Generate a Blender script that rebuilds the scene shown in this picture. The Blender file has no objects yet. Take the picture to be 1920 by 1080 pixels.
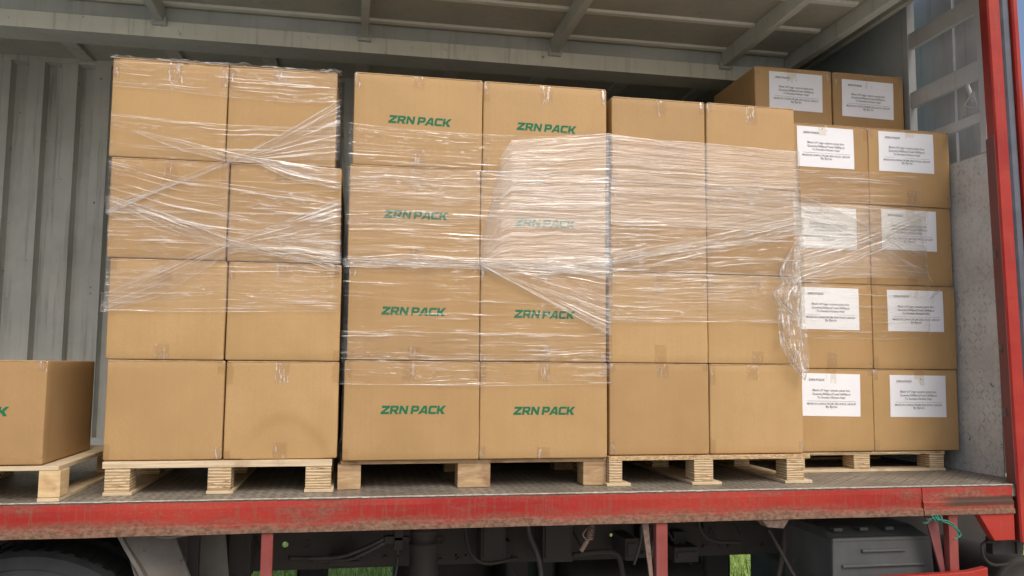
import bpy, math, random
from mathutils import Matrix, Vector, noise
R = math.radians
rng = random.Random(7)

# ------------------------------------------------------------------ camera
scn = bpy.context.scene
YAW, PITCH, ROLL, FPX = .18498, .09144, .00899, 1584.0
CAM = Vector((0, -3.17, .48))
cy_, sy_, cp_, sp_ = math.cos(YAW), math.sin(YAW), math.cos(PITCH), math.sin(PITCH)
F = Vector((sy_*cp_, cy_*cp_, sp_)); Rt = Vector((cy_, -sy_, 0)); Up = Rt.cross(F)
Rt2 = Rt*math.cos(ROLL) + Up*math.sin(ROLL); Up2 = -Rt*math.sin(ROLL) + Up*math.cos(ROLL)
cd = bpy.data.cameras.new('camera'); cam = bpy.data.objects.new('camera', cd)
scn.collection.objects.link(cam); scn.camera = cam
cd.sensor_width = 36; cd.lens = 36*FPX/1920; cd.clip_start = .05; cd.clip_end = 1500
mw = Matrix((Rt2, Up2, -F)).transposed().to_4x4(); mw.translation = CAM
cam.matrix_world = mw

# ------------------------------------------------------------------ world, sun, exposure
SUN_EL, SUN_AZ = R(46), R(16)            # azimuth measured from straight behind the viewer towards the right
w = bpy.data.worlds.new('World'); scn.world = w; w.use_nodes = True
nt = w.node_tree; bg = nt.nodes['Background']
sky = nt.nodes.new('ShaderNodeTexSky'); sky.sky_type = 'NISHITA'; sky.sun_disc = False
sky.sun_elevation = SUN_EL; sky.sun_rotation = math.pi - SUN_AZ
sky.air_density = .8; sky.dust_density = 4.0; sky.ozone_density = .6
nt.links.new(sky.outputs[0], bg.inputs[0]); bg.inputs[1].default_value = .14
sd = bpy.data.lights.new('sun', 'SUN'); sd.energy = .8; sd.angle = R(30); sd.color = (1, .96, .91)
sun = bpy.data.objects.new('sun', sd); scn.collection.objects.link(sun)
sdir = Vector((math.sin(SUN_AZ)*math.cos(SUN_EL), -math.cos(SUN_AZ)*math.cos(SUN_EL), math.sin(SUN_EL)))
sun.rotation_euler = sdir.to_track_quat('Z', 'Y').to_euler(); sun.location = (4, -8, 8)
scn.view_settings.view_transform = 'Standard'; scn.view_settings.look = 'None'
scn.view_settings.exposure = 0.26; scn.view_settings.gamma = 1
try:
    scn.cycles.transparent_max_bounces = 40; scn.cycles.max_bounces = 10
except Exception: pass

def at(px, py, Y):
    """point of the plane y=Y seen at that place of the 1920x1080 photograph"""
    d = Rt2*(px-960) - Up2*(py-540) + F*FPX
    return CAM + d*((Y-CAM.y)/d.y)

# ------------------------------------------------------------------ helpers
C = scn.collection
def link(o, parent=None):
    C.objects.link(o)
    if parent: o.parent = parent
    return o
def tag(o, label=None, cat=None, group=None, kind=None):
    if label: o['label'] = label
    if cat: o['category'] = cat
    if group: o['group'] = group
    if kind: o['kind'] = kind
    return o
def thing(name, label, cat, loc=(0, 0, 0), group=None):
    o = bpy.data.objects.new(name, None); o.empty_display_size = .1; o.location = loc
    link(o); return tag(o, label, cat, group)
class MB:
    def __init__(s): s.v = []; s.f = []; s.uv = None; s.smooth = False
    def face(s, *pts):
        b = len(s.v); s.v += [tuple(p) for p in pts]; s.f.append(tuple(range(b, b+len(pts))))
    def box(s, x0, x1, y0, y1, z0, z1):
        b = len(s.v)
        s.v += [(x, y, z) for x in (x0, x1) for y in (y0, y1) for z in (z0, z1)]
        for q in ((0,1,3,2),(4,6,7,5),(0,4,5,1),(2,3,7,6),(0,2,6,4),(1,5,7,3)): s.f.append(tuple(b+i for i in q))
    def hexa(s, bot, top):
        b = len(s.v); s.v += [tuple(p) for p in bot+top]
        for q in ((3,2,1,0),(4,5,6,7),(0,1,5,4),(1,2,6,5),(2,3,7,6),(3,0,4,7)): s.f.append(tuple(b+i for i in q))
    def prism(s, prof, axis, a, b_, shear=None):
        """prof: list of 2-D points; axis: 'x' 'y' 'z' the extrusion axis"""
        n = len(prof); b = len(s.v)
        for t in (a, b_):
            for p, q in prof:
                if axis == 'x': P = (t, p, q)
                elif axis == 'y': P = (p, t, q)
                else: P = (p + (shear(t) if shear else 0), q, t)
                s.v.append(P)
        for i in range(n):
            j = (i+1) % n; s.f.append((b+i, b+j, b+n+j, b+n+i))
        s.f.append(tuple(range(b+n-1, b-1, -1))); s.f.append(tuple(range(b+n, b+2*n)))
    def tube(s, pts, r, n=10, caps=True, rad=None):
        pts = [Vector(p) for p in pts]; b0 = len(s.v); prev = None
        for i, p in enumerate(pts):
            t = (pts[min(i+1, len(pts)-1)] - pts[max(i-1, 0)]).normalized()
            if prev is None: u = t.orthogonal().normalized()
            else: u = (prev - t*prev.dot(t)).normalized()
            prev = u; v = t.cross(u); rr = rad[i] if rad else r
            for k in range(n):
                a = 2*math.pi*k/n; s.v.append(tuple(p + (u*math.cos(a) + v*math.sin(a))*rr))
        for i in range(len(pts)-1):
            for k in range(n):
                a = b0+i*n+k; c = b0+i*n+(k+1) % n; s.f.append((a, c, c+n, a+n))
        if caps:
            s.f.append(tuple(b0+k for k in range(n-1, -1, -1))); e = b0+(len(pts)-1)*n
            s.f.append(tuple(e+k for k in range(n)))
    def lathe(s, prof, c, axis='y', n=48):
        """prof: (radius, position along axis)"""
        b = len(s.v); m = len(prof)
        for k in range(n):
            a = 2*math.pi*k/n; ca, sa = math.cos(a), math.sin(a)
            for r, t in prof:
                if axis == 'y': s.v.append((c[0]+r*ca, c[1]+t, c[2]+r*sa))
                elif axis == 'x': s.v.append((c[0]+t, c[1]+r*ca, c[2]+r*sa))
                else: s.v.append((c[0]+r*ca, c[1]+r*sa, c[2]+t))
        for k in range(n):
            for i in range(m-1):
                a = b+k*m+i; d = b+((k+1) % n)*m+i; s.f.append((a, a+1, d+1, d))
    def build(s, name, mat, parent=None, smooth=False, bevel=0, loc=None, seg=2):
        me = bpy.data.meshes.new(name); me.from_pydata(s.v, [], s.f); me.update()
        if s.uv:
            ul = me.uv_layers.new(name='UVMap')
            for lp in me.loops: ul.data[lp.index].uv = s.uv[lp.vertex_index]
        import bmesh
        bm = bmesh.new(); bm.from_mesh(me); bmesh.ops.recalc_face_normals(bm, faces=bm.faces[:]) if not s.uv else None
        bm.to_mesh(me); bm.free()
        if smooth: me.shade_smooth()
        me.materials.append(mat)
        o = bpy.data.objects.new(name, me); link(o, parent)
        if loc: o.location = loc
        if bevel:
            m = o.modifiers.new('bevel', 'BEVEL'); m.width = bevel; m.segments = seg; m.limit_method = 'ANGLE'; m.angle_limit = R(35)
        return o

# ------------------------------------------------------------------ material helpers
class NT:
    def __init__(s, name):
        s.m = bpy.data.materials.new(name); s.m.use_nodes = True; s.t = s.m.node_tree
        s.b = s.t.nodes['Principled BSDF']; s.out = s.t.nodes['Material Output']
    def n(s, typ, **kw):
        o = s.t.nodes.new(typ)
        for k, v in kw.items(): setattr(o, k, v)
        return o
    def l(s, a, b): s.t.links.new(a, b); return b
    def val(s, sock, v):
        if isinstance(v, (int, float, tuple, list)): sock.default_value = v
        else: s.l(v, sock)
    def coord(s, kind='Object'):
        return s.n('ShaderNodeTexCoord').outputs[kind]
    def mapping(s, vec, scale=(1, 1, 1), loc=(0, 0, 0), rot=(0, 0, 0)):
        o = s.n('ShaderNodeMapping'); s.l(vec, o.inputs['Vector']); o.inputs['Scale'].default_value = scale
        o.inputs['Location'].default_value = loc; o.inputs['Rotation'].default_value = rot; return o.outputs[0]
    def noise(s, vec, scale=1, detail=4, rough=.55, dist=0, out='Fac'):
        o = s.n('ShaderNodeTexNoise'); s.l(vec, o.inputs['Vector'])
        o.inputs['Scale'].default_value = scale; o.inputs['Detail'].default_value = detail
        o.inputs['Roughness'].default_value = rough; o.inputs['Distortion'].default_value = dist
        return o.outputs[out]
    def ramp(s, fac, a, b, lo=0, hi=1, smooth=True):
        o = s.n('ShaderNodeMapRange'); o.interpolation_type = 'SMOOTHSTEP' if smooth else 'LINEAR'
        s.l(fac, o.inputs['Value'])
        for k, v in (('From Min', a), ('From Max', b), ('To Min', lo), ('To Max', hi)): s.val(o.inputs[k], v)
        return o.outputs['Result']
    def math(s, op, a, b=0, c=0, clamp=False):
        o = s.n('ShaderNodeMath', operation=op); o.use_clamp = clamp
        s.val(o.inputs[0], a); s.val(o.inputs[1], b); s.val(o.inputs[2], c); return o.outputs[0]
    def mix(s, fac, a, b):
        o = s.n('ShaderNodeMix', data_type='RGBA'); s.val(o.inputs[0], fac)
        for i, v in ((6, a), (7, b)):
            if isinstance(v, tuple): o.inputs[i].default_value = (*v[:3], 1)
            else: s.l(v, o.inputs[i])
        return o.outputs[2]
    def sep(s, vec):
        o = s.n('ShaderNodeSeparateXYZ'); s.l(vec, o.inputs[0]); return o.outputs
    def comb(s, x=0, y=0, z=0):
        o = s.n('ShaderNodeCombineXYZ'); s.val(o.inputs[0], x); s.val(o.inputs[1], y); s.val(o.inputs[2], z); return o.outputs[0]
    def bump(s, h, dist=.002, strength=1, normal=None):
        o = s.n('ShaderNodeBump'); s.l(h, o.inputs['Height']); o.inputs['Distance'].default_value = dist
        o.inputs['Strength'].default_value = strength
        if normal: s.l(normal, o.inputs['Normal'])
        return o.outputs[0]
    def set(s, color=None, rough=None, metal=None, normal=None, spec=None):
        if color is not None: s.val(s.b.inputs['Base Color'], (*color[:3], 1) if isinstance(color, tuple) else color)
        if rough is not None: s.val(s.b.inputs['Roughness'], rough)
        if metal is not None: s.val(s.b.inputs['Metallic'], metal)
        if spec is not None: s.val(s.b.inputs['Specular IOR Level'], spec)
        if normal is not None: s.l(normal, s.b.inputs['Normal'])
        return s.m

def mat_cardboard():
    t = NT('kraft cardboard'); c = t.coord(); oi = t.n('ShaderNodeObjectInfo').outputs['Random']
    off = t.n('ShaderNodeVectorMath', operation='ADD'); t.l(c, off.inputs[0])
    t.l(t.comb(t.math('MULTIPLY', oi, 37), t.math('MULTIPLY', oi, 11), t.math('MULTIPLY', oi, 23)), off.inputs[1]); c2 = off.outputs[0]
    flute = t.noise(t.mapping(c2, (75, 75, 1.2)), 1, 2, .5)
    mott = t.noise(c2, 5, 4, .55)
    fine = t.noise(c2, 160, 3, .6)
    col = t.mix(t.ramp(mott, .3, .7), (.44, .282, .122), (.485, .315, .142))
    col = t.mix(t.ramp(flute, .35, .7, 0, .14), col, (.40, .245, .112))
    col = t.mix(t.ramp(fine, .35, .75, 0, .22), col, (.33, .2, .095))
    tone = t.mix(oi, (.86, .82, .78), (1.07, 1.06, 1.03))
    mm = t.n('ShaderNodeMix', data_type='RGBA', blend_type='MULTIPLY'); mm.inputs[0].default_value = 1
    t.l(col, mm.inputs[6]); t.l(tone, mm.inputs[7]); col = mm.outputs[2]
    # scuffs along a few edges
    sc = t.noise(t.mapping(c2, (9, 9, 30)), 1, 5, .7)
    col = t.mix(t.ramp(sc, .68, .78, 0, .25), col, (.6, .45, .27))
    pn = t.n('ShaderNodeNewGeometry').outputs['Pointiness']
    col = t.mix(t.math('MULTIPLY', t.ramp(pn, .515, .56), t.ramp(t.noise(c2, 22, 4, .7), .42, .62, 0, .4)), col, (.66, .5, .32))
    smg = t.noise(t.mapping(c2, (3, 3, 5), (4, 4, 4)), 1, 5, .7); col = t.mix(t.ramp(smg, .62, .8, 0, .2), col, (.27, .165, .08))
    h = t.math('ADD', t.math('MULTIPLY', flute, .5), t.math('MULTIPLY', t.noise(c2, 9, 2), 1.0))
    return t.set(col, t.ramp(mott, .3, .7, .5, .66), normal=t.bump(h, .0012, .5), spec=.32)
def mat_plain(name, a, b, rough=.6, metal=0, scale=6, bump=.0006, streak=None, spec=.5):
    t = NT(name); c = t.coord()
    if streak: c = t.mapping(c, streak)
    n = t.noise(c, scale, 5, .6)
    return t.set(t.mix(t.ramp(n, .3, .7), a, b), t.ramp(n, .3, .7, rough*.85, min(1, rough*1.15)), metal, t.bump(n, bump, .6), spec)
def mat_painted(name, a, b, dirt=(.05, .04, .03), amount=.5, rough=.5, rust=None, scale=3):
    """old painted sheet metal: grime, vertical runs, chips"""
    t = NT(name); c = t.coord()
    n = t.noise(c, scale, 6, .62); runs = t.noise(t.mapping(c, (28, 28, 1.6)), 1, 4, .6)
    spots = t.noise(c, 26, 5, .68)
    col = t.mix(t.ramp(n, .3, .7), a, b)
    col = t.mix(t.ramp(runs, .5, .8, 0, amount*.6), col, dirt)
    col = t.mix(t.ramp(spots, .66, .72, 0, amount), col, rust or dirt)
    return t.set(col, t.ramp(n, .3, .7, rough*.8, min(1, rough*1.2)), 0, t.bump(t.math('ADD', n, t.math('MULTIPLY', spots, .3)), .002, .5), .4)
def tread(t, u, v, size):
    """raised bar pattern of tread plate, alternating +-45 degrees"""
    uu = t.math('DIVIDE', u, size); vv = t.math('DIVIDE', v, size)
    fu = t.math('FLOOR', uu); fv = t.math('FLOOR', vv)
    par = t.math('ABSOLUTE', t.math('MODULO', t.math('ADD', fu, fv), 2))
    lu = t.math('SUBTRACT', t.math('SUBTRACT', uu, fu), .5); lv = t.math('SUBTRACT', t.math('SUBTRACT', vv, fv), .5)
    sg = t.math('SUBTRACT', t.math('MULTIPLY', par, 2), 1)
    lv = t.math('MULTIPLY', lv, sg)
    a = t.math('MULTIPLY', t.math('ADD', lu, lv), .7071); b = t.math('MULTIPLY', t.math('SUBTRACT', lu, lv), .7071)
    d = t.math('ADD', t.math('POWER', t.math('ABSOLUTE', t.math('DIVIDE', a, .5)), 2), t.math('POWER', t.math('ABSOLUTE', t.math('DIVIDE', b, .15)), 2))
    return t.ramp(d, 1.25, .45)
def mat_deck():
    t = NT('worn tread plate floor'); c = t.coord(); x, y, z = t.sep(c)
    m = tread(t, x, y, .036); n = t.noise(c, 3, 6, .65); g = t.noise(c, 45, 4, .7)
    col = t.mix(t.ramp(n, .3, .7), (.27, .245, .195), (.42, .385, .31))
    col = t.mix(t.math('MULTIPLY', t.ramp(g, .35, .7), .55), col, (.13, .105, .08))
    col = t.mix(t.math('MULTIPLY', m, t.ramp(n, .3, .7, .45, .85)), col, (.10, .082, .06))
    hgt = t.math('ADD', m, t.math('MULTIPLY', g, .15))
    return t.set(col, t.ramp(n, .3, .7, .42, .65), .25, t.bump(hgt, .0022, 1), .5)
def mat_plate():
    t = NT('painted tread plate'); c = t.coord(); x, y, z = t.sep(c)
    wp = t.noise(c, 30, 2); m = t.math('MULTIPLY', tread(t, t.math('ADD', y, t.math('MULTIPLY', wp, .03)), t.math('ADD', z, t.math('MULTIPLY', wp, .025)), .034), t.ramp(t.noise(c, 7, 3, .6), .35, .6, .25, 1)); n = t.noise(c, 2.4, 6, .62); g = t.noise(c, 30, 5, .72)
    col = t.mix(t.ramp(n, .3, .7), (.52, .53, .50), (.72, .72, .68))
    col = t.mix(t.math('MULTIPLY', m, t.ramp(t.noise(c, 14, 3, .7), .42, .66, .05, .5)), col, (.33, .325, .30))  # relief shading of the bars put into the colour, bump alone is weak
    col = t.mix(t.ramp(t.noise(c, 55, 4, .7), .5, .72, 0, .5), col, (.3, .29, .26))
    # red overspray near the edge at mid height
    zz = t.math('SUBTRACT', 1, t.math('ABSOLUTE', t.math('DIVIDE', t.math('SUBTRACT', z, .95), .42)), clamp=True)
    yy = t.ramp(t.math('ADD', y, t.math('MULTIPLY', n, .12)), .24, .13)
    red = t.math('MULTIPLY', t.math('MULTIPLY', zz, yy), t.ramp(g, .3, .6, .35, 1))
    yy2 = t.ramp(t.math('ADD', y, t.math('MULTIPLY', n, .06)), .165, .12)
    red = t.math('MAXIMUM', red, t.math('MULTIPLY', yy2, .55))
    col = t.mix(red, col, (.30, .06, .07))
    chip = t.math('MULTIPLY', t.ramp(g, .64, .68), t.ramp(t.math('ADD', z, t.math('MULTIPLY', n, .9)), 1.5, .8))
    col = t.mix(t.math('MULTIPLY', chip, .85), col, (.05, .045, .04))
    return t.set(col, .5, .1, t.bump(t.math('ADD', m, t.math('MULTIPLY', g, .1)), .0018, 1), .5)
def mat_red(name='worn red paint', edge=True):
    t = NT(name); c = t.coord(); x, y, z = t.sep(c)
    n = t.noise(t.mapping(c, (2.2, 2.2, 9)), 1, 6, .68); n2 = t.noise(t.mapping(c, (1.1, 1.1, 3), (3, 1, 8)), 1, 5, .6)
    g = t.noise(t.mapping(c, (60, 60, 90)), 1, 5, .7); vs = t.noise(t.mapping(c, (120, 120, 8)), 1, 3, .6)
    col = t.mix(t.ramp(n2, .3, .7), (.30, .015, .012), (.42, .04, .024))
    col = t.mix(t.ramp(vs, .48, .75, 0, .6), col, (.24, .085, .055)); col = t.mix(t.ramp(t.noise(t.mapping(c, (14, 14, 26), (7, 2, 1)), 1, 6, .75), .62, .68, 0, .75), col, (.09, .055, .035))
    if edge:
        # rust creeping up from the lower lip and in patches
        e = t.ramp(t.math('ADD', z, t.math('MULTIPLY', t.math('SUBTRACT', n, .5), .10)), -.058, -.108, 0, .92)
        e2 = t.ramp(t.math('ADD', z, t.math('MULTIPLY', t.math('SUBTRACT', g, .5), .02)), -.016, -.004, 0, .55)
        e = t.math('MAXIMUM', e, e2)
        p = t.math('MAXIMUM', t.ramp(n, .50, .72, 0, .75), t.math('MULTIPLY', t.ramp(n2, .45, .7), t.ramp(g, .45, .7, 0, .55)))
        e = t.math('MAXIMUM', e, p)
    else:
        e = t.ramp(n, .6, .72, 0, .75)
    rust = t.mix(t.ramp(g, .3, .7), (.10, .06, .038), (.26, .17, .11))
    col = t.mix(e, col, rust)
    if edge == 2:
        sm_ = t.math('MULTIPLY', t.ramp(t.math('ABSOLUTE', t.math('ADD', t.math('ADD', z, .062), t.math('MULTIPLY', t.math('SUBTRACT', n, .5), .03))), .024, .014), t.ramp(t.math('ADD', x, t.math('MULTIPLY', n2, .2)), 2.45, 2.6))
        col = t.mix(t.math('MULTIPLY', sm_, .85), col, (.05, .042, .028))
    return t.set(col, t.math('ADD', .48, t.math('MULTIPLY', e, .35)), 0, t.bump(t.math('ADD', n, t.math('MULTIPLY', g, .4)), .0016, .8), .3)
def mat_ply(name, a, b, lay=90, axis=2):
    t = NT(name); c = t.coord(); x, y, z = t.sep(c)
    zz = t.math('ADD', z, t.math('MULTIPLY', t.noise(t.mapping(c, (6, 6, 40)), 1, 3), .016))
    wv = t.math('SINE', t.math('MULTIPLY', zz, lay*6.283))
    g = t.noise(t.mapping(c, (18, 18, 130)), 1, 5, .7); n = t.noise(c, 9, 4, .6)
    col = t.mix(t.ramp(wv, -.3, .6), a, b)
    col = t.mix(t.ramp(g, .54, .66, 0, .85), col, (.15, .08, .035))
    col = t.mix(t.ramp(n, .4, .75, 0, .4), col, tuple(v*.6 for v in b))
    return t.set(col, .75, 0, t.bump(t.math('ADD', t.math('MULTIPLY', wv, .4), g), .0012, .8), .25)
def mat_wood(name, a, b, stretch=(4, 30, 30), dark=(.16, .085, .04), amt=.6):
    t = NT(name); c = t.coord()
    g = t.noise(t.mapping(c, stretch), 1, 6, .65, 1.2); n = t.noise(c, 7, 5, .6); s = t.noise(c, 40, 4, .7)
    col = t.mix(t.ramp(g, .3, .7), a, b); col = t.mix(t.ramp(n, .5, .75, 0, amt), col, dark)
    col = t.mix(t.ramp(s, .66, .74, 0, .6), col, dark)
    return t.set(col, .75, 0, t.bump(g, .0012, .7), .25)
def mat_osb():
    t = NT('particle board edge'); c = t.coord(); v = t.n('ShaderNodeTexVoronoi'); t.l(t.mapping(c, (110, 110, 260)), v.inputs['Vector']); v.inputs['Scale'].default_value = 1
    s = t.sep(v.outputs['Color'])[0]
    col = t.mix(s, (.36, .22, .10), (.66, .49, .28)); col = t.mix(t.ramp(t.noise(c, 90, 4, .7), .6, .72, 0, .8), col, (.12, .06, .03))
    return t.set(col, .8, 0, t.bump(s, .001, .8), .2)

M = {}
M['card'] = mat_cardboard()
M['wall'] = mat_painted('grey-green wall paint', (.45, .46, .42), (.57, .575, .52), (.11, .10, .085), .95, .5, (.05, .04, .03))
M['wallr'] = mat_painted('pale grey panel paint', (.66, .74, .73), (.74, .80, .79), (.4, .4, .38), .25, .5)
M['blue'] = mat_painted('blue grey sheet', (.50, .52, .53), (.62, .64, .65), (.10, .11, .13), .5, .45)
M['roof'] = mat_painted('grey roof sheet', (.37, .39, .34), (.46, .475, .41), (.13, .12, .09), .45, .55)
M['ribp'] = mat_painted('pale roof rib paint', (.66, .68, .60), (.74, .76, .68), (.4, .38, .3), .3, .5)
M['beam'] = mat_painted('cream beam paint', (.74, .77, .66), (.82, .84, .74), (.22, .16, .09), .7, .45, (.13, .07, .035), 4)
M['under'] = mat_painted('grey steel beam', (.44, .48, .45), (.54, .58, .54), (.1, .09, .07), .4, .5)
M['slat'] = mat_painted('pale grey frame paint', (.58, .6, .59), (.66, .68, .67), (.3, .29, .26), .4, .45)
M['deck'] = mat_deck(); M['plate'] = mat_plate()
M['red'] = mat_red(); M['redp'] = mat_red('faded red paint', False); M['redd'] = mat_painted('dusty faded red paint', (.21, .035, .03), (.29, .07, .055), (.16, .12, .1), .8, .6, (.2, .17, .14), 5)
M['lip'] = mat_plain('bare worn steel edge', (.42, .38, .32), (.72, .68, .6), .45, .3, 60)
M['seal'] = mat_plain('dull blue grey rubber seal', (.07, .08, .095), (.11, .125, .15), .55, 0, 8)
M['maroon'] = mat_painted('maroon door frame paint', (.15, .045, .045), (.22, .07, .065), (.06, .035, .03), .8, .6)
M['dark'] = mat_painted('oily dark chassis steel', (.010, .009, .008), (.022, .019, .016), (.035, .026, .018), .5, .6)
M['dark2'] = mat_painted('dusty chassis steel', (.024, .020, .017), (.045, .038, .032), (.02, .018, .015), .6, .7)
M['batt'] = mat_painted('dusty grey plastic', (.07, .074, .072), (.105, .11, .105), (.06, .05, .04), .6, .55)
M['guard'] = mat_painted('dusty grey mudguard', (.13, .12, .105), (.21, .195, .17), (.05, .045, .035), .7, .6)
M['rubber'] = mat_plain('dusty tyre rubber', (.02, .023, .024), (.045, .05, .05), .75, 0, 9, .001)
M['rubber2'] = mat_plain('black hose rubber', (.03, .028, .026), (.06, .055, .05), .5, 0, 20)
M['rusty'] = mat_plain('rusty steel', (.12, .075, .055), (.26, .18, .14), .8, .2, 40, .001)
M['green'] = mat_plain('green twisted rope fibre', (.008, .10, .065), (.03, .24, .16), .5, 0, 140, .001)
M['ink'] = None
M['paper'] = mat_plain('white label paper', (.84, .855, .875), (.88, .89, .90), .5, 0, 5, .0002)
M['glassy'] = None
M['ply'] = mat_ply('plywood layers', (.40, .27, .14), (.72, .57, .36), 95)
M['plytop'] = mat_wood('pale plywood sheet', (.54, .42, .26), (.72, .59, .40), (3, 3, 120), (.30, .2, .12), .55)
M['osb'] = mat_osb()
M['pine'] = mat_wood('rough pale pine', (.58, .40, .20), (.72, .54, .30), (5, 5, 30), (.36, .18, .08), .75)
M['oldw'] = mat_wood('weathered brown pallet wood', (.34, .22, .115), (.54, .38, .215), (6, 6, 40), (.16, .07, .035), .75)

def mat_ink(name, col, wear):
    t = NT(name); c = t.coord(); s = t.noise(c, 300, 3, .7)
    return t.set(t.mix(t.ramp(s, .6, .8, 0, wear), col, (.4, .3, .16)), .6, 0, None, .3)
M['ink'] = mat_ink('green print ink', (.008, .15, .065), .35)
def _txt(name, v):
    t = NT(name); return t.set((v, v, v*1.02), .6, 0, None, .2)
M['txt'] = _txt('dark label print', .2); M['txtg'] = _txt('grey label print', .34)

def mat_film(name, haze=.03, lines=.4, gloss=.03, freq=75, edge=.5, T=.60, patch=.6, rough=.2, tint=(.97, .965, .95), bd=.0035, ulen=2.6):
    """clear stretch film: parallel tension lines with glints painted white, rolled edges, thin milky haze where layers pile up"""
    t = NT(name); uv = t.n('ShaderNodeUVMap').outputs[0]; u, v, _ = t.sep(uv)
    oi = t.n('ShaderNodeObjectInfo').outputs['Random']; sd_ = t.math('MULTIPLY', oi, 50)
    att = t.n('ShaderNodeAttribute'); att.attribute_name = 'edge'; e = att.outputs['Fac']
    nz = lambda su, sv, o_, det=3, ro=.55, vv=v: t.noise(t.comb(t.math('MULTIPLY', u, su), t.math('MULTIPLY', vv, sv), t.math('ADD', sd_, o_)), 1, det, ro)
    warp = nz(3, 7, 1)
    v2 = t.math('ADD', v, t.math('MULTIPLY', warp, .03))
    n1 = nz(ulen, freq, 0, 3, .6, v2); n2 = nz(ulen*1.7, freq*.35, 9, 2, .5, v2); n3 = nz(22, freq*1.1, 3, 3, .6, v2); n4 = nz(ulen*.8, freq*2.1, 6, 2, .5, v2)
    pt = t.ramp(nz(2.4, 6, 5, 2), .40, .60)
    pt2 = t.ramp(nz(3.4, 9, 15, 2), .42, .62)
    ln = t.ramp(n1, T, T+.035)
    fine = t.math('MULTIPLY', t.math('MULTIPLY', t.ramp(n4, .58, .68), .4), pt2)
    fold = t.math('MULTIPLY', t.ramp(n2, .60, .68), .22)
    cr = t.math('MULTIPLY', t.math('MULTIPLY', t.ramp(n3, .58, .68), .6), pt2)
    L = t.math('MULTIPLY', ln, t.math('ADD', 1-patch, t.math('MULTIPLY', pt, patch)))
    L = t.math('MAXIMUM', t.math('MAXIMUM', L, fine), t.math('MAXIMUM', cr, t.math('MULTIPLY', fold, pt)))
    roll = t.math('MULTIPLY', t.math('MULTIPLY', t.ramp(e, .0022, .0006), edge), t.ramp(nz(5, 2, 25, 3), .35, .6, .15, 1))
    hz = t.math('MULTIPLY', haze, t.math('ADD', .45, t.math('MULTIPLY', pt2, 1.1)))
    dens = t.math('MAXIMUM', t.math('ADD', hz, t.math('MULTIPLY', L, lines*.7)), roll, clamp=True)  # wrinkle glints put in as white diffuse streaks, besides the gloss
    g = t.math('ADD', t.math('ADD', gloss, t.math('MULTIPLY', L, lines*.7)), t.math('MULTIPLY', roll, .4), clamp=True)
    hgt = t.math('ADD', t.math('MULTIPLY', n1, 1), t.math('ADD', t.math('MULTIPLY', n2, 1.6), t.math('MULTIPLY', n3, .5)))
    nrm = t.bump(hgt, bd, 1)
    tr = t.n('ShaderNodeBsdfTransparent'); tr.inputs[0].default_value = (*tint, 1)
    gl = t.n('ShaderNodeBsdfGlossy'); gl.inputs['Color'].default_value = (1, 1, 1, 1); gl.inputs['Roughness'].default_value = rough; t.l(nrm, gl.inputs['Normal'])
    df = t.n('ShaderNodeBsdfDiffuse'); df.inputs[0].default_value = (.84, .82, .78, 1); t.l(nrm, df.inputs['Normal'])
    m1 = t.n('ShaderNodeMixShader'); t.val(m1.inputs[0], g); t.l(tr.outputs[0], m1.inputs[1]); t.l(gl.outputs[0], m1.inputs[2])
    m2 = t.n('ShaderNodeMixShader'); t.val(m2.inputs[0], dens); t.l(m1.outputs[0], m2.inputs[1]); t.l(df.outputs[0], m2.inputs[2])
    t.l(m2.outputs[0], t.out.inputs['Surface']); return t.m
M['film'] = mat_film('clear stretch film', haze=.010, lines=.37, gloss=.014, T=.61, patch=.8, freq=100, ulen=2.2)
M['filmh'] = mat_film('layered stretch film', haze=.022, lines=.39, gloss=.03, T=.60, patch=.7, freq=110, ulen=2.2)
M['films'] = mat_film('sheen stretch film', haze=.03, lines=.27, gloss=.125, T=.61, patch=.6, rough=.40, freq=120, ulen=2.2)  # gloss and white haze raised to put in the bright sheen
M['filmd'] = mat_film('gathered stretch film', haze=.04, lines=.44, gloss=.035, freq=120, edge=.5, T=.575, patch=.4)
M['rope'] = mat_film('rolled stretch film', haze=.34, lines=.40, gloss=.10, freq=160, edge=0, T=.52, patch=.2)
M['crumple'] = mat_film('crumpled film tail', haze=.10, lines=.60, gloss=.06, freq=55, edge=.7, T=.555, patch=.2, rough=.12, bd=.012, ulen=14)
M['tape'] = mat_film('clear packing tape', haze=.02, lines=.5, gloss=.02, freq=70, edge=.0, T=.60, patch=.8, rough=.15, tint=(.93, .9, .84), bd=.004, ulen=14)  # crinkle glints painted as whitish strokes

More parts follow.
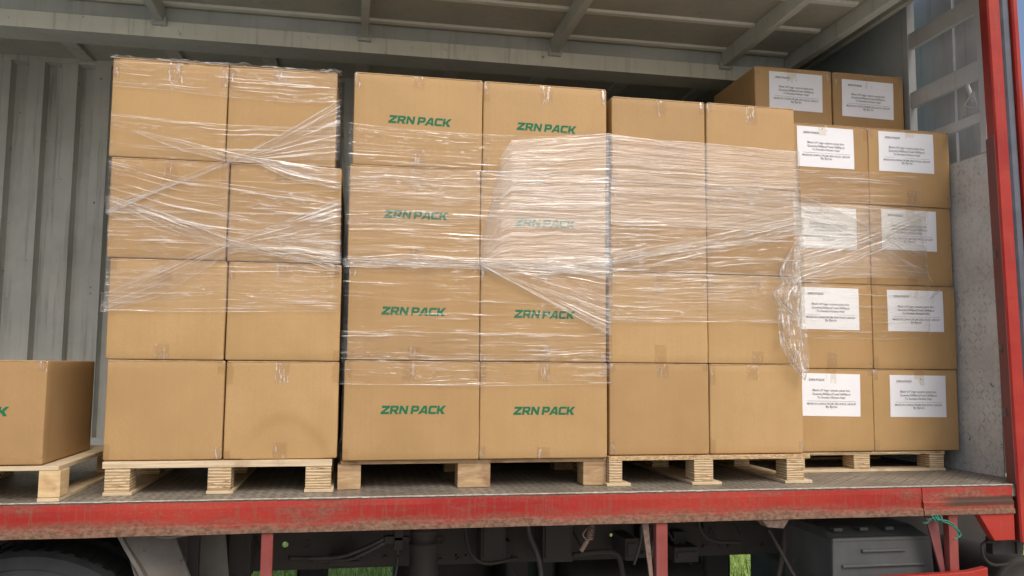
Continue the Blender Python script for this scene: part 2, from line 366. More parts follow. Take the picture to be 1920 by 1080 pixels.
# ------------------------------------------------------------------ ground
g = MB(); g.box(-420, 420, -420, 3.05, -1.3, -1.2)
t = NT('sunlit concrete yard'); c = t.coord()
col = t.mix(t.ramp(t.noise(c, .8, 6, .6), .3, .7), (.36, .35, .32), (.46, .45, .42)); col = t.mix(t.ramp(t.noise(c, 25, 5, .7), .5, .75, 0, .5), col, (.24, .23, .21))
tag(g.build('ground', t.set(col, .85, 0, t.bump(t.noise(c, 40, 5, .7), .004, .6))), kind='structure')
g = MB(); g.box(-420, 420, 3.05, 420, -1.3, -1.19)
t = NT('grassy verge soil'); c = t.coord()
col = t.mix(t.ramp(t.noise(c, 9, 6, .7), .35, .65), (.2, .3, .06), (.36, .46, .14))
tag(g.build('verge', t.set(col, .9, 0, t.bump(t.noise(c, 30, 4), .02, .6))), kind='structure')
g = MB()
for i in range(26000):
    x = rng.uniform(-3.4, 6.5); y = 3.05+6*rng.random()**1.3; hgt = rng.uniform(.05, .16); a = rng.uniform(0, 6.28); l = rng.uniform(.02, .07)
    wd = rng.uniform(.004, .008); dx, dy = math.cos(a), math.sin(a)
    p = Vector((x, y, -1.19)); q = p+Vector((dx*l*.4, dy*l*.4, hgt*.6)); s = p+Vector((dx*l, dy*l, hgt))
    o_ = Vector((-dy, dx, 0))*wd
    g.face(p-o_, p+o_, q+o_*.7, q-o_*.7); g.face(q-o_*.7, q+o_*.7, s)
t = NT('fresh grass blades'); c = t.coord()
col = t.mix(t.ramp(t.noise(c, 14, 5, .7), .35, .65), (.2, .36, .05), (.5, .62, .2))
tag(g.build('grass', t.set(col, .6)), 'bright green grass growing on the verge behind the truck', 'grass', kind='stuff')

# ------------------------------------------------------------------ the truck
truck = thing('box_truck', 'box truck with open side, red lower rail and grey cargo body carrying the pallets', 'truck')
XL, XR, YB = -4.2, 2.92, 2.12
b = MB(); b.box(XL, XR, .004, YB, -.05, 0); b.build('cargo_floor', M['deck'], truck)
b = MB()
n = 260
for i in range(n):                                   # chipped bare edge of the floor sheet
    x0 = XL+(2.745-XL)*i/n; x1 = XL+(2.745-XL)*(i+1)/n; d = .0012+.0022*rng.random()*rng.random(); b.box(x0, x1, -.004-.002*rng.random(), .004, -d, .0015)
b.build('floor_edge', M['lip'], truck)
def rail(x0, x1, yo=0, crease=False):
    prof = [(0+yo, -.0065), (-.002+yo, -.03), (0+yo, -.086), (-.010+yo, -.092), (-.011+yo, -.118), (.05, -.118), (.05, -.0065)]
    if crease: prof = [(yo, -.0065), (yo-.001, -.06), (yo-.009, -.068), (yo-.007, -.095), (yo-.012, -.099), (yo-.012, -.117), (.05, -.117), (.05, -.0065)]
    m = MB(); N = max(2, int((x1-x0)/.04)); k = len(prof)
    for i in range(N+1):
        x = x0+(x1-x0)*i/N
        for j, (y, z) in enumerate(prof):
            d = .0035*noise.noise(Vector((x*3, z*30, 2))) if y < .04 else 0
            m.v.append((x, y+d, z+(.0015*noise.noise(Vector((x*5, 3, z))) if y < .04 else 0)))
    for i in range(N):
        for j in range(k):
            q = (j+1) % k; m.f.append((i*k+j, i*k+q, (i+1)*k+q, (i+1)*k+j))
    m.f.append(tuple(range(k))); m.f.append(tuple(N*k+j for j in range(k)))
    return m.build('side_rail', M['red'], truck)
tag(rail(XL, 2.316), 'long red side rail with rust along its lower lip'); re_ = rail(2.319, 2.742, -.003, True); re_.data.materials[0] = mat_red('scraped red paint', 2); tag(re_, 'short creased red rail end with a dark scrape beside the pillar')
b = MB(); b.prism([(2.575, -.1175), (2.742, -.1175), (2.742, -.228), (2.645, -.228)], 'y', -.008, .03); b.build('corner_gusset', M['redp'], truck, bevel=.002)
# corner pillar, leaning very slightly as in the photo
lean = lambda z: .045*(1-(z/2.1))
prof = [(2.737, .06), (2.711, -.014), (2.716, -.022), (2.768, -.022), (2.775, -.014), (2.779, .035), (2.832, .035), (2.836, -.014), (2.842, -.022), (2.860, -.022), (2.864, -.012), (2.864, .06)]
b = MB()
for z0, z1 in ((-.235, .6), (.6, 1.4), (1.4, 2.9)): b.prism(prof, 'z', z0, z1, lean)
b.build('corner_pillar', M['redp'], truck)
b = MB(); b.prism([(2.782, .0348), (2.783, -.004), (2.792, -.014), (2.815, -.014), (2.829, -.004), (2.830, .0348)], 'z', -.2, 2.88, lean); b.build('door_seal', M['seal'], truck, smooth=False)
b = MB(); b.prism([(2.708, -.013), (2.7105, -.013), (2.7365, .0605), (2.86, .19), (2.86, .196), (2.733, .066)], 'z', .001, 1.5, lambda z: max(0, lean(z))); b.build('pillar_return', M['maroon'], truck)
for z in (.98, .57, .30):
    b = MB(); b.tube([(2.722+lean(z), .04, z-.014), (2.718+lean(z), .034, z), (2.722+lean(z), .04, z+.014)], .009, 8); b.build('hinge', M['rusty'], truck)
# bulkhead
bh = MB(); bh.box(2.88, 2.886, .198, .768, .001, 1.488); p_ = bh.build('tread_panel', M['plate'], truck)
tag(p_, 'grey tread plate panel with red overspray beside the pillar')
b = MB(); b.box(2.882, 2.888, .7685, YB, .001, 2.515); b.build('front_wall', M['wallr'], truck)
b = MB(); b.box(3.01, 3.016, .235, 1.0, .0, 2.8)
for y in (.56,): b.box(2.995, 3.01, y, y+.03, 1.0, 2.8)
b.build('cab_side_sheet', M['blue'], truck)
b = MB(); b.box(2.865, 2.91, .198, .240, 1.490, 2.70); b.build('frame_post', M['slat'], truck, bevel=.003)
b = MB(); b.box(2.865, 2.91, .736, .782, 1.490, 2.70); b.build('frame_post', M['slat'], truck, bevel=.003)
for z0, z1 in ((2.172, 2.259), (1.853, 1.938), (1.640, 1.688), (2.496, 2.58)):
    b = MB(); b.box(2.87, 2.892, .2405, .7355, z0, z1); b.build('slat', M['slat'], truck, bevel=.002)
b = MB(); b.tube([(2.88, .29, 1.80), (2.86, .33, 1.745), (2.88, .265, 1.71), (2.88, .29, 1.80)], .005, 8); b.tube([(2.89, .34, 1.85), (2.88, .295, 1.76)], .010, 8); b.build('latch_bracket', M['slat'], truck)
# walls
b = MB(); xs = []
per = .183; x = -2.012-per*12
prof = []
while x < XR:
    prof += [(x-.006, 0), (x+.004, .06), (x+.078, .06), (x+.088, 0)]; x += per
pts = [(px_, YB+d) for px_, d in prof if XL < px_ < XR-.02]
pts = [(XL, YB)]+pts+[(XR-.03, YB)]
for (x0, y0), (x1, y1) in zip(pts[:-1], pts[1:]):
    b.face((x0, y0, .0), (x1, y1, .0), (x1, y1, 2.245), (x0, y0, 2.245))
for i in range(1, len(pts)-2):
    if pts[i][1] > YB+.01 and pts[i+1][1] > YB+.01:
        (x0, y0), (x1, y1) = pts[i], pts[i+1]; b.face((x0-.008, YB, 2.245), (x1+.008, YB, 2.245), (x1, y1, 2.235), (x0, y0, 2.235))
b.box(XL, XR-.03, YB+.062, YB+.07, 0, 2.245)
b.build('back_wall', M['wall'], truck)
b = MB(); b.box(XL, XR-.03, YB-.006, YB+.068, 2.2455, 2.36); b.build('wall_header', M['wall'], truck, bevel=.003)
b = MB(); b.box(XL, XR-.04, YB-.02, YB-.002, .001, .045); b.build('floor_kick_strip', M['under'], truck)
b = MB(); b.box(XL-.04, XL, 0, YB, 0, 2.4); b.build('rear_wall', M['wall'], truck)
# roof
roof = MB(); roof.box(XL, 2.46, -.02, YB, 2.275, 2.29)
roof.face((2.46, -.02, 2.276), (2.46, YB, 2.276), (2.60, YB, 2.30), (2.60, -.02, 2.30)); roof.face((2.60, -.02, 2.30), (2.60, YB, 2.30), (2.881, YB, 2.50), (2.881, -.02, 2.50))
roof.box(2.46, 2.92, -.02, YB, 2.516, 2.53)
rf = roof.build('roof_skin', M['roof'], truck)
b = MB(); b.box(2.42, 2.47, .0, YB, 2.19, 2.274); b.build('roof_edge_beam', M['under'], truck, bevel=.003)
b = MB(); b.box(2.60, 2.63, .0, YB, 2.255, 2.30); b.build('roof_edge_beam', M['roof'], truck, bevel=.003)
CX = [-4.05, -3.03, -2.01, -1.0, .018, 1.045, 2.045]
for y in (.13, .475, .82, 1.165):
    for x0, x1 in zip([XL]+CX, CX+[2.42]):
        if x1-x0 > .1:
            b = MB(); b.prism([(y-.022, 2.2745), (y-.016, 2.262), (y+.016, 2.262), (y+.022, 2.2745)], 'x', x0+.021, x1-.021); b.build('roof_rib', M['ribp'], rf)
for x in CX:
    b = MB(); b.box(x-.02, x+.02, .0, 1.217, 2.185, 2.2744); b.box(x-.035, x+.035, 1.19, 1.2175, 2.17, 2.21) ; b.build('cross_beam', M['under'], truck, bevel=.003)
b = MB(); b.box(XL, 2.42, 1.22, 1.226, 2.115, 2.20); b.build('centre_beam', M['beam'], truck, bevel=.002)
b = MB(); b.box(XL, 2.42, 1.228, 1.33, 2.118, 2.2745); b.box(XL, 2.42, 1.335, 1.43, 2.124, 2.2745); b.build('beam_channel', M['under'], truck, bevel=.004)
x = -3.75
while x < 2.4:
    b = MB(); b.prism([(1.432, 2.23), (1.432, 2.2744), (YB-.007, 2.2744), (YB-.007, 2.262), (1.95, 2.255)], 'x', x-.04, x+.04); b.build('roof_joist', M['wall'], truck); x += .5375
# chassis ------------------------------------------------------------
def plate_with_holes(name, x0, x1, z0, z1, y, th, holes, mat, parent):
    cu = bpy.data.curves.new(name, 'CURVE'); cu.dimensions = '2D'; cu.fill_mode = 'BOTH'; cu.extrude = th/2
    def sp(pts):
        s = cu.splines.new('POLY'); s.points.add(len(pts)-1); s.use_cyclic_u = True
        for p, q in zip(s.points, pts): p.co = (q[0], q[1], 0, 1)
    sp([(x0, z0), (x1, z0), (x1, z1), (x0, z1)])
    for hx, hz, r in holes: sp([(hx+r*math.cos(k*math.pi/10), hz+r*math.sin(k*math.pi/10)) for k in range(20)])
    o = bpy.data.objects.new('tmp', cu); link(o)
    me = bpy.data.meshes.new_from_object(o.evaluated_get(bpy.context.evaluated_depsgraph_get())); bpy.data.objects.remove(o); me.name = name
    me.transform(Matrix.Translation((0, y, 0)) @ Matrix.Rotation(R(90), 4, 'X')); me.materials.clear(); me.materials.append(mat)
    return link(bpy.data.objects.new(name, me), parent)
ch = plate_with_holes('chassis_rail', -4.1, 3.6, -.43, -.125, .8, .008, [(-.274, -.323, .014), (.491, -.391, .006), (.536, -.393, .006), (1.235, -.323, .009)], M['dark2'], truck)
b = MB(); b.box(-4.1, 3.6, .796, .86, -.434, -.4305); b.box(-4.1, 3.6, .796, .86, -.1245, -.12); b.build('rail_flange', M['dark2'], truck)
for hx in (-.181, .013, .42, -.62, 1.75, 2.2):
    b = MB(); b.lathe([(.012, 0), (.021, 0), (.021, -.004), (.012, -.004), (.012, 0)], (hx, .795, -.325), 'y', 20); b.build('rail_grommet', M['dark2'], truck)
for i in range(26):
    hx = -.9+i*.12+rng.uniform(-.04, .04); b = MB(); b.lathe([(0, -.012), (.008, -.012), (.009, 0)], (hx, .795, rng.choice((-.18, -.2, -.39, -.41))), 'y', 6); b.build('rail_bolt', M['dark2'], truck)
for pts_, rr in (([(.45, .74, -.22), (.8, .73, -.215), (1.15, .74, -.235), (1.7, .73, -.22)], .009), ([(.45, .75, -.245), (.9, .74, -.25), (1.35, .75, -.245), (1.72, .74, -.25)], .006), ([(-.25, .75, -.21), (.0, .74, -.205), (.18, .7, -.215)], .006),
        ([(.50, .6, -.13), (.505, .58, -.25), (.53, .56, -.34), (.60, .56, -.38), (.74, .6, -.37)], .008), ([(1.0, .62, -.37), (1.12, .6, -.355), (1.2, .58, -.37), (1.22, .56, -.5)], .012), ([(1.36, .6, -.13), (1.40, .58, -.2), (1.37, .58, -.3), (1.42, .58, -.5)], .011), ([(1.55, .5, -.13), (1.56, .5, -.24), (1.62, .5, -.3), (1.75, .5, -.31)], .007)):
    P_ = [Vector(q) for q in pts_]; out_ = []
    for i in range(len(P_)-1):
        p0 = P_[max(i-1, 0)]; p1 = P_[i]; p2 = P_[i+1]; p3 = P_[min(i+2, len(P_)-1)]
        for k in range(8):
            q = k/8; out_.append(.5*((2*p1)+(p2-p0)*q+(2*p0-5*p1+4*p2-p3)*q*q+(3*p1-p0-3*p2+p3)*q**3))
    b = MB(); b.tube(out_+[P_[-1]], rr, 8); b.build('air_pipe', M['dark2'], truck, smooth=True)
for x0, x1, y0, z0, z1 in ((.585, .70, .66, -.40, -.17), (.86, 1.0, .62, -.40, -.19), (-.08, .06, .7, -.40, -.37), (1.24, 1.30, .6, -.40, -.30), (1.50, 1.62, .66, -.43, -.36), (-.5, -.4, .6, -.42, -.2)):
    b = MB(); b.box(x0, x1, y0, .79, z0, z1); b.box(x0+.01, x1-.01, y0-.008, y0-.0005, z0+.02, z1-.02); b.build('equipment_box', M['dark2'], truck, bevel=.008)
b = MB(); b.box(-4.1, 3.6, 1.5, 1.56, -.43, -.125); b.build('chassis_rail', M['dark'], truck)
for x in (-2.4, -.95, .62, 1.42, 2.1):
    b = MB(); b.box(x-.04, x+.04, .86, 1.5, -.38, -.15); b.build('crossmember', M['dark'], truck)
b = MB()
for x in [-3.9+i*.34 for i in range(20)]: b.box(x-.025, x+.025, .06, YB-.02, -.119, -.051)
b.build('floor_bearer', M['dark'], truck)
b = MB(); b.box(XL, XR, YB-.02, YB+.045, -.13, -.051); b.build('far_side_rail', M['redp'], truck)
# parts low between the frame rails; the gaps between them let the verge show
def blob(name, x0, x1, y0, y1, z0, z1, mat='dark', bev=.02): 
    b = MB(); b.box(x0, x1, y0, y1, z0, z1); return b.build(name, M[mat], truck, bevel=bev)
blob('spring_hanger', -.265, -.10, 1.58, 1.66, -1.0, -.45)
b = MB(); b.lathe([(0, 0), (.1, .0), (.16, .04), (.17, .1), (.17, .48), (.16, .53), (.1, .56), (0, .56)], (.255, 1.75, -.66), 'x', 32); b.build('far_air_tank', M['dark'], truck, smooth=True)
blob('gearbox', .815, .945, 1.3, 1.7, -1.0, -.45); blob('gearbox', 1.01, 1.10, 1.35, 1.7, -1.0, -.4)
b = MB(); b.lathe([(0, 0), (.2, 0), (.24, .03), (.25, .1), (.25, .7), (.24, .76), (.2, .79), (0, .79)], (1.125, 1.45, -.72), 'x', 36); b.build('fuel_tank', M['dark'], truck, smooth=True)
blob('mounting_bracket', 2.05, 2.22, 1.6, 1.68, -1.0, -.44); blob('engine_sump', 2.48, 3.4, 1.3, 1.9, -1.05, -.4)
blob('engine_block', 2.35, 3.5, 1.0, 1.6, -.60, -.1)
b = MB(); b.tube([(-3, 1.15, -.78), (.9, 1.15, -.72)], .045, 14); b.build('drive_shaft', M['dark'], truck, smooth=True)
b = MB(); b.lathe([(0, -.5), (.06, -.5), (.11, -.45), (.12, 0), (.11, .45), (.06, .5), (0, .5)], (-1.13, 1.15, -.62), 'y', 24); b.build('rear_axle', M['dark'], truck, smooth=True)
# side posts
b = MB(); b.box(-.302, -.262, .0, .035, -.62, -.1185); b.build('rail_post', M['redd'], truck, bevel=.002)
b = MB(); b.box(1.168, 1.214, .0, .035, -.62, -.1185); b.build('rail_post', M['redd'], truck, bevel=.002)
b = MB(); b.hexa([(1.115, .012, -.119), (1.14, .012, -.119), (1.14, .018, -.119), (1.115, .018, -.119)], [(1.155, .012, -.4), (1.166, .012, -.4), (1.166, .018, -.4), (1.155, .018, -.4)]); b.build('post_brace', M['rusty'], truck)
b = MB(); b.box(2.438, 2.480, .0, .035, -.37, -.1185); b.build('rail_post', M['redd'], truck, bevel=.002)
b = MB(); b.hexa([(2.345, .02, -.119), (2.40, .02, -.119), (2.40, .03, -.119), (2.345, .03, -.119)], [(2.41, .02, -.36), (2.43, .02, -.36), (2.43, .03, -.36), (2.41, .03, -.36)]); b.build('post_brace', M['maroon'], truck)
b = MB(); b.box(-.60, -.56, .3, .34, -.6, -.119); b.build('hanger_strap', M['dark2'], truck)
# mudguard, wheels
def wheel(x, y0, zc=-.70, r=.5, wd=.27):
    w_ = bpy.data.objects.new('wheel', None); link(w_, truck)
    b = MB(); b.lathe([(.27, .02), (.30, -.004), (.36, -.008), (.365, -.004), (.44, .0), (.445, .006), (.485, .016), (r, .04), (r, wd-.04), (.48, wd-.01), (.3, wd), (.27, wd-.02)], (x, y0, zc), 'y', 72)
    for k in range(60):
        a = 2*math.pi*k/60; ca, sa = math.cos(a), math.sin(a); a2 = a+.05; cb, sb = math.cos(a2), math.sin(a2)
        q = lambda rr, cc, ss, yy: (x+rr*cc, y0+yy, zc+rr*ss)
        b.hexa([q(r-.004, ca, sa, .035), q(r-.004, cb, sb, .035), q(r-.004, cb, sb, wd-.035), q(r-.004, ca, sa, wd-.035)], [q(r+.004, ca, sa, .05), q(r+.004, cb, sb, .05), q(r+.004, cb, sb, wd-.05), q(r+.004, ca, sa, wd-.05)])
    b.build('tyre', M['rubber'], w_, smooth=False)
    b = MB(); b.lathe([(.0, .12), (.1, .10), (.12, .13), (.2, .15), (.25, .06), (.272, .015), (.272, .2)], (x, y0, zc), 'y', 48); b.build('rim', M['dark2'], w_, smooth=True)
wheel(-1.13, .17); wheel(-1.13, .46); wheel(-1.13, 1.78); wheel(-1.13, 1.49)
b = MB(); Nn = 14
arc = [(-.805, -.125), (-.775, -.18), (-.735, -.245), (-.70, -.31), (-.66, -.40), (-.63, -.5), (-.61, -.62), (-.60, -.75)]
for (x0, z0), (x1, z1) in zip(arc[:-1], arc[1:]): b.hexa([(x0, .08, z0), (x0, .5, z0), (x1, .5, z1), (x1, .08, z1)], [(x0+.012, .08, z0+.006), (x0+.012, .5, z0+.006), (x1+.012, .5, z1+.006), (x1+.012, .08, z1+.006)])
b.build('mudguard', M['guard'], truck)
b = MB(); b.face((-.795, .50, -.125), (-.50, .50, -.125), (-.43, .50, -.75), (-.59, .50, -.75)); b.box(-.80, -.79, .079, .5, -.13, -.12)
b.hexa([(-.792, .10, -.122), (-.65, .22, -.122), (-.648, .23, -.122), (-.790, .11, -.122)], [(-.585, .10, -.75), (-.40, .22, -.75), (-.398, .23, -.75), (-.583, .11, -.75)])
b.build('mudguard_side', M['guard'], truck)
b = MB(); b.tube([(-.66, .03, -.125), (-.62, .03, -.131), (-.52, .05, -.122)], .006, 8); b.build('cable_clip', M['guard'], truck)
# battery box
bt = bpy.data.objects.new('battery_box', None); link(bt, truck)
b = MB(); b.hexa([(1.965, .10, -.62), (2.455, .10, -.62), (2.455, .5, -.62), (1.965, .5, -.62)], [(1.972, .10, -.222), (2.430, .10, -.222), (2.430, .5, -.222), (1.972, .5, -.222)]); b.build('case', M['batt'], bt, bevel=.008)
b = MB(); b.hexa([(1.968, .094, -.236), (2.436, .094, -.236), (2.436, .5, -.236), (1.968, .5, -.236)], [(1.985, .22, -.195), (2.42, .22, -.195), (2.42, .5, -.195), (1.985, .5, -.195)]); b.build('lid', M['batt'], bt, bevel=.006)
b = MB()
for xa in (2.01, 2.13, 2.25): b.box(xa, xa+.04, .15, .2, -.205, -.19)
b.build('lid_lug', M['batt'], bt, bevel=.003)
for z0, xa, xb in ((-.275, 2.10, 2.30), (-.335, 2.01, 2.39), (-.40, 2.01, 2.39)):
    b = MB(); b.prism([(.1, z0-.008), (.088, z0-.004), (.088, z0+.004), (.1, z0+.008)], 'x', xa, xb); b.build('pressed_ridge', M['batt'], bt, bevel=.002)
b = MB(); b.tube([(1.9, .35, -.13), (1.86, .3, -.3), (1.80, .3, -.55)], .012, 8); b.tube([(1.74, .2, -.2), (1.95, .12, -.62)], .007, 6); b.build('support_rod', M['dark2'], truck)
# step bar
b = MB(); b.prism([(2.08, -.62), (2.08, -.352), (2.20, -.349), (2.40, -.346), (2.50, -.342), (2.55, -.334), (2.585, -.328), (2.592, -.62)], 'y', -.035, .0); b.build('step_panel', M['redp'], truck, bevel=.004)
# filter canister, valve, hoses
fl = bpy.data.objects.new('air_dryer', None); link(fl, truck)
b = MB(); b.lathe([(0, .0), (.05, 0), (.056, -.01), (.056, -.05), (.0575, -.052), (.0575, -.056), (.056, -.058), (.056, -.10), (.062, -.104), (.062, -.118), (.058, -.122), (.06, -.2), (.064, -.21), (.064, -.30), (.05, -.33), (0, -.33)], (.315, .5, -.165), 'z', 40); b.build('canister', M['dark2'], fl, smooth=True)
b = MB(); b.box(.19, .23, .5, .54, -.30, -.20); b.box(.165, .255, .5, .53, -.262, -.245); b.tube([(.21, .52, -.32), (.21, .52, -.165)], .012, 10); b.box(.15, .19, .49, .53, -.27, -.24); b.build('valve', M['dark2'], fl, bevel=.003)
def sm(pts, n=8):
    pts = [Vector(p) for p in pts]; out = []
    for i in range(len(pts)-1):
        p0 = pts[max(i-1, 0)]; p1 = pts[i]; p2 = pts[i+1]; p3 = pts[min(i+2, len(pts)-1)]
        for k in range(n):
            s = k/n; out.append(.5*((2*p1)+(p2-p0)*s+(2*p0-5*p1+4*p2-p3)*s*s+(3*p1-p0-3*p2+p3)*s**3))
    return out+[pts[-1]]
b = MB(); b.tube(sm([(-.25, .7, -.36), (-.05, .62, -.345), (.06, .55, -.30), (.155, .51, -.25)]), .009, 8); b.build('brake_hose', M['rubber2'], truck, smooth=True)
b = MB(); b.tube(sm([(-.15, .72, -.375), (.0, .62, -.355), (.08, .55, -.31), (.155, .51, -.265)]), .009, 8); b.build('brake_hose', M['rubber2'], truck, smooth=True)
b = MB(); b.tube(sm([(.21, .52, -.33), (.20, .5, -.40), (.17, .5, -.55)]), .006, 6); b.build('brake_hose', M['rubber2'], truck, smooth=True)
b = MB(); b.tube(sm([(.40, .55, -.45), (.47, .5, -.44), (.52, .5, -.47), (.55, .5, -.6)]), .012, 8); b.build('brake_hose', M['rubber2'], truck, smooth=True)
b = MB(); b.tube(sm([(.78, .6, -.13), (.79, .58, -.26), (.83, .55, -.38), (.85, .55, -.6)]), .012, 8); b.build('brake_hose', M['rubber2'], truck, smooth=True)
b = MB(); b.tube(sm([(1.31, .4, -.13), (1.30, .38, -.25), (1.27, .36, -.38), (1.27, .3, -.6)]), .010, 8); b.build('brake_hose', M['rubber2'], truck, smooth=True)
b = MB(); b.tube(sm([(1.25, .4, -.13), (1.24, .38, -.25), (1.20, .36, -.36)]), .006, 8); b.build('brake_hose', M['rubber2'], truck, smooth=True)
b = MB(); b.tube([(-.22, .3, -.12), (-.22, .3, -.17)], .008, 8); b.tube(sm([(-.02, .78, -.14), (-.02, .76, -.17)], 2), .01, 8); b.build('stud', M['dark2'], truck)
b = MB(); b.tube(sm([(.935, .1, -.118), (.94, .1, -.15), (.925, .1, -.19), (.905, .1, -.225), (.895, .1, -.24)]), .009, 10)
for k in range(8): 
    z = -.135-.008*k; xx = .937-.001*k; b.tube([(xx-.014, .095, z), (xx, .085, z-.002), (xx+.014, .095, z-.003), (xx, .112, z-.003), (xx-.014, .095, z)], .003, 6)
b.tube(sm([(.92, .095, -.15), (.90, .09, -.175), (.915, .09, -.195)]), .003, 6)
b.build('spring_hook', M['rusty'], truck, smooth=True)
b = MB(); b.hexa([(1.605, -.004, -.119), (1.725, -.004, -.119), (1.72, .07, -.119), (1.605, .07, -.119)], [(1.632, .0, -.150), (1.70, .0, -.156), (1.70, .06, -.156), (1.632, .06, -.150)]); b.build('marker_lamp', M['rusty'], truck, bevel=.003)
# pieces ahead of the pillar foot
b = MB(); b.lathe([(0, -.01), (.05, -.008), (.055, 0), (.12, .0), (.135, -.012), (.15, -.01), (.16, .01), (.16, .5)], (2.94, .18, -.50), 'y', 48); b.build('air_tank', M['dark2'], truck, smooth=True)
b = MB(); b.tube(sm([(2.66, .06, -.245), (2.63, .05, -.26), (2.64, .05, -.31), (2.70, .07, -.345), (2.78, .08, -.345)]), .006, 8); b.tube([(2.66, .06, -.245), (2.72, .06, -.245)], .009, 8); b.box(2.69, 2.80, .06, .1, -.30, -.232); b.box(2.80, 2.83, .05, .1, -.30, -.25); b.build('air_coupling', M['dark2'], truck)
for x, z in ((1.38, -.30), (1.46, -.22), (1.55, -.33), (1.70, -.26), (1.80, -.2), (.62, -.25), (.70, -.35), (-.45, -.3), (-.42, -.2), (1.02, -.25)):
    b = MB(); b.box(x-.03, x+.03, .72, .795, z-.03, z+.03); b.tube([(x, .722, z-.02), (x+.05, .70, z-.12)], .006, 6); b.build('chassis_bracket', M['dark'], truck, bevel=.005)

# green rope tied below the rail
rp = MB()
rp.tube(sm([(2.345, -.02, -.125), (2.375, -.03, -.133), (2.405, -.035, -.137), (2.43, -.04, -.152), (2.450, -.045, -.178), (2.457, -.045, -.192), (2.442, -.045, -.202), (2.424, -.045, -.208)]), .0036, 8)
rp.tube(sm([(2.36, -.018, -.12), (2.385, -.03, -.138), (2.415, -.04, -.150), (2.437, -.045, -.170), (2.452, -.04, -.188), (2.44, -.04, -.197)]), .0032, 8)
for k in range(4): rp.tube(sm([(2.352+.012*k, -.012, -.118), (2.348+.012*k, -.028, -.128+.003*(k % 2)), (2.362+.010*k, -.022, -.139), (2.372+.008*k, -.01, -.127)]), .004, 8)
for k in range(8):
    a_ = rng.uniform(-.3, 1); rp.tube(sm([(2.355, -.02, -.128), (2.338-.004*k, -.03, -.126-.003*k), (2.322-.004*k, -.03, -.128-.005*k*a_)], 4), .0009, 5)
tag(rp.build('rope', M['green'], smooth=True), 'frayed green rope knotted under the red rail near the right post', 'rope')

# ------------------------------------------------------------------ lettering
GL = {
 'Z': (1.08, [[(0,0),(1.05,0),(1.05,.27),(.47,.27),(1.08,.80),(1.08,1),(.04,1),(.04,.73),(.58,.73),(0,.22)]]),
 'R': (1.10, [[(0,0),(.3,0),(.3,.32),(.48,.32),(.74,0),(1.1,0),(.84,.35),(1.0,.48),(1.04,.62),(1.04,.84),(.88,1),(0,1)], [(.3,.56),(.68,.56),(.74,.62),(.74,.71),(.68,.77),(.3,.77)]]),
 'N': (1.06, [[(0,0),(.28,0),(.28,.6),(.78,0),(1.06,0),(1.06,1),(.78,1),(.78,.42),(.30,1),(0,1)]]),
 'P': (1.02, [[(0,0),(.3,0),(.3,.3),(.82,.3),(1.02,.48),(1.02,.82),(.84,1),(0,1)], [(.3,.54),(.66,.54),(.72,.6),(.72,.7),(.66,.76),(.3,.76)]]),
 'A': (1.20, [[(0,0),(.34,0),(.44,.17),(.84,.17),(.88,0),(1.2,0),(.98,1),(.56,1)], [(.56,.38),(.82,.38),(.76,.74)]]),
 'C': (1.02, [[(.16,0),(1.0,0),(1.0,.25),(.36,.25),(.3,.32),(.3,.68),(.36,.75),(1.02,.75),(1.02,1),(.16,1),(0,.85),(0,.15)]]),
 'K': (1.08, [[(0,0),(.3,0),(.3,.36),(.4,.36),(.68,0),(1.08,0),(.68,.5),(1.1,1),(.7,1),(.4,.64),(.3,.64),(.3,1),(0,1)]]),
}
def curve_mesh(cu):
    o = bpy.data.objects.new('tmp', cu); link(o)
    me = bpy.data.meshes.new_from_object(o.evaluated_get(bpy.context.evaluated_depsgraph_get()))
    bpy.data.objects.remove(o); return me
def logo_mesh():
    cu = bpy.data.curves.new('logo', 'CURVE'); cu.dimensions = '2D'; cu.fill_mode = 'BOTH'; x = 0
    for ch_ in 'ZRN PACK':
        if ch_ == ' ': x += .34; continue
        wd, ps = GL[ch_]
        for p in ps:
            s = cu.splines.new('POLY'); s.points.add(len(p)-1); s.use_cyclic_u = True
            for q, (a, b_) in zip(s.points, p): q.co = (x+a+.17*b_, b_, 0, 1)
        x += wd+(.07 if ch_ != 'P' else -.05)
    me = curve_mesh(cu); return me, x
LOGO, LW = logo_mesh()
def text_mesh(lines):
    out = []
    for txt, size, x, y, al in lines:
        cu = bpy.data.curves.new('t', 'FONT'); cu.body = txt; cu.size = size; cu.align_x = al; cu.offset = size*.004; cu.resolution_u = 3
        me = curve_mesh(cu)
        wd = max(v.co.x for v in me.vertices)-min(v.co.x for v in me.vertices)
        out.append((me, x, y, wd))
    return out
LAB_DARK = text_mesh([('Black UV logo custom pizza box', .0125, 0, .016, 'CENTER'), ('Quantity:5000pcs(Total:10000pcs)', .0125, 0, -.001, 'CENTER'), ('To Sweden-Hicham Hajir', .0125, 0, -.017, 'CENTER'),
                      ('MADE IN CHINA FROM ZRN PACK GROUP', .0125, 0, -.046, 'CENTER'), ('By Byron', .0125, 0, -.060, 'CENTER')])
TW = [.192, .194, .145, .249, .057]

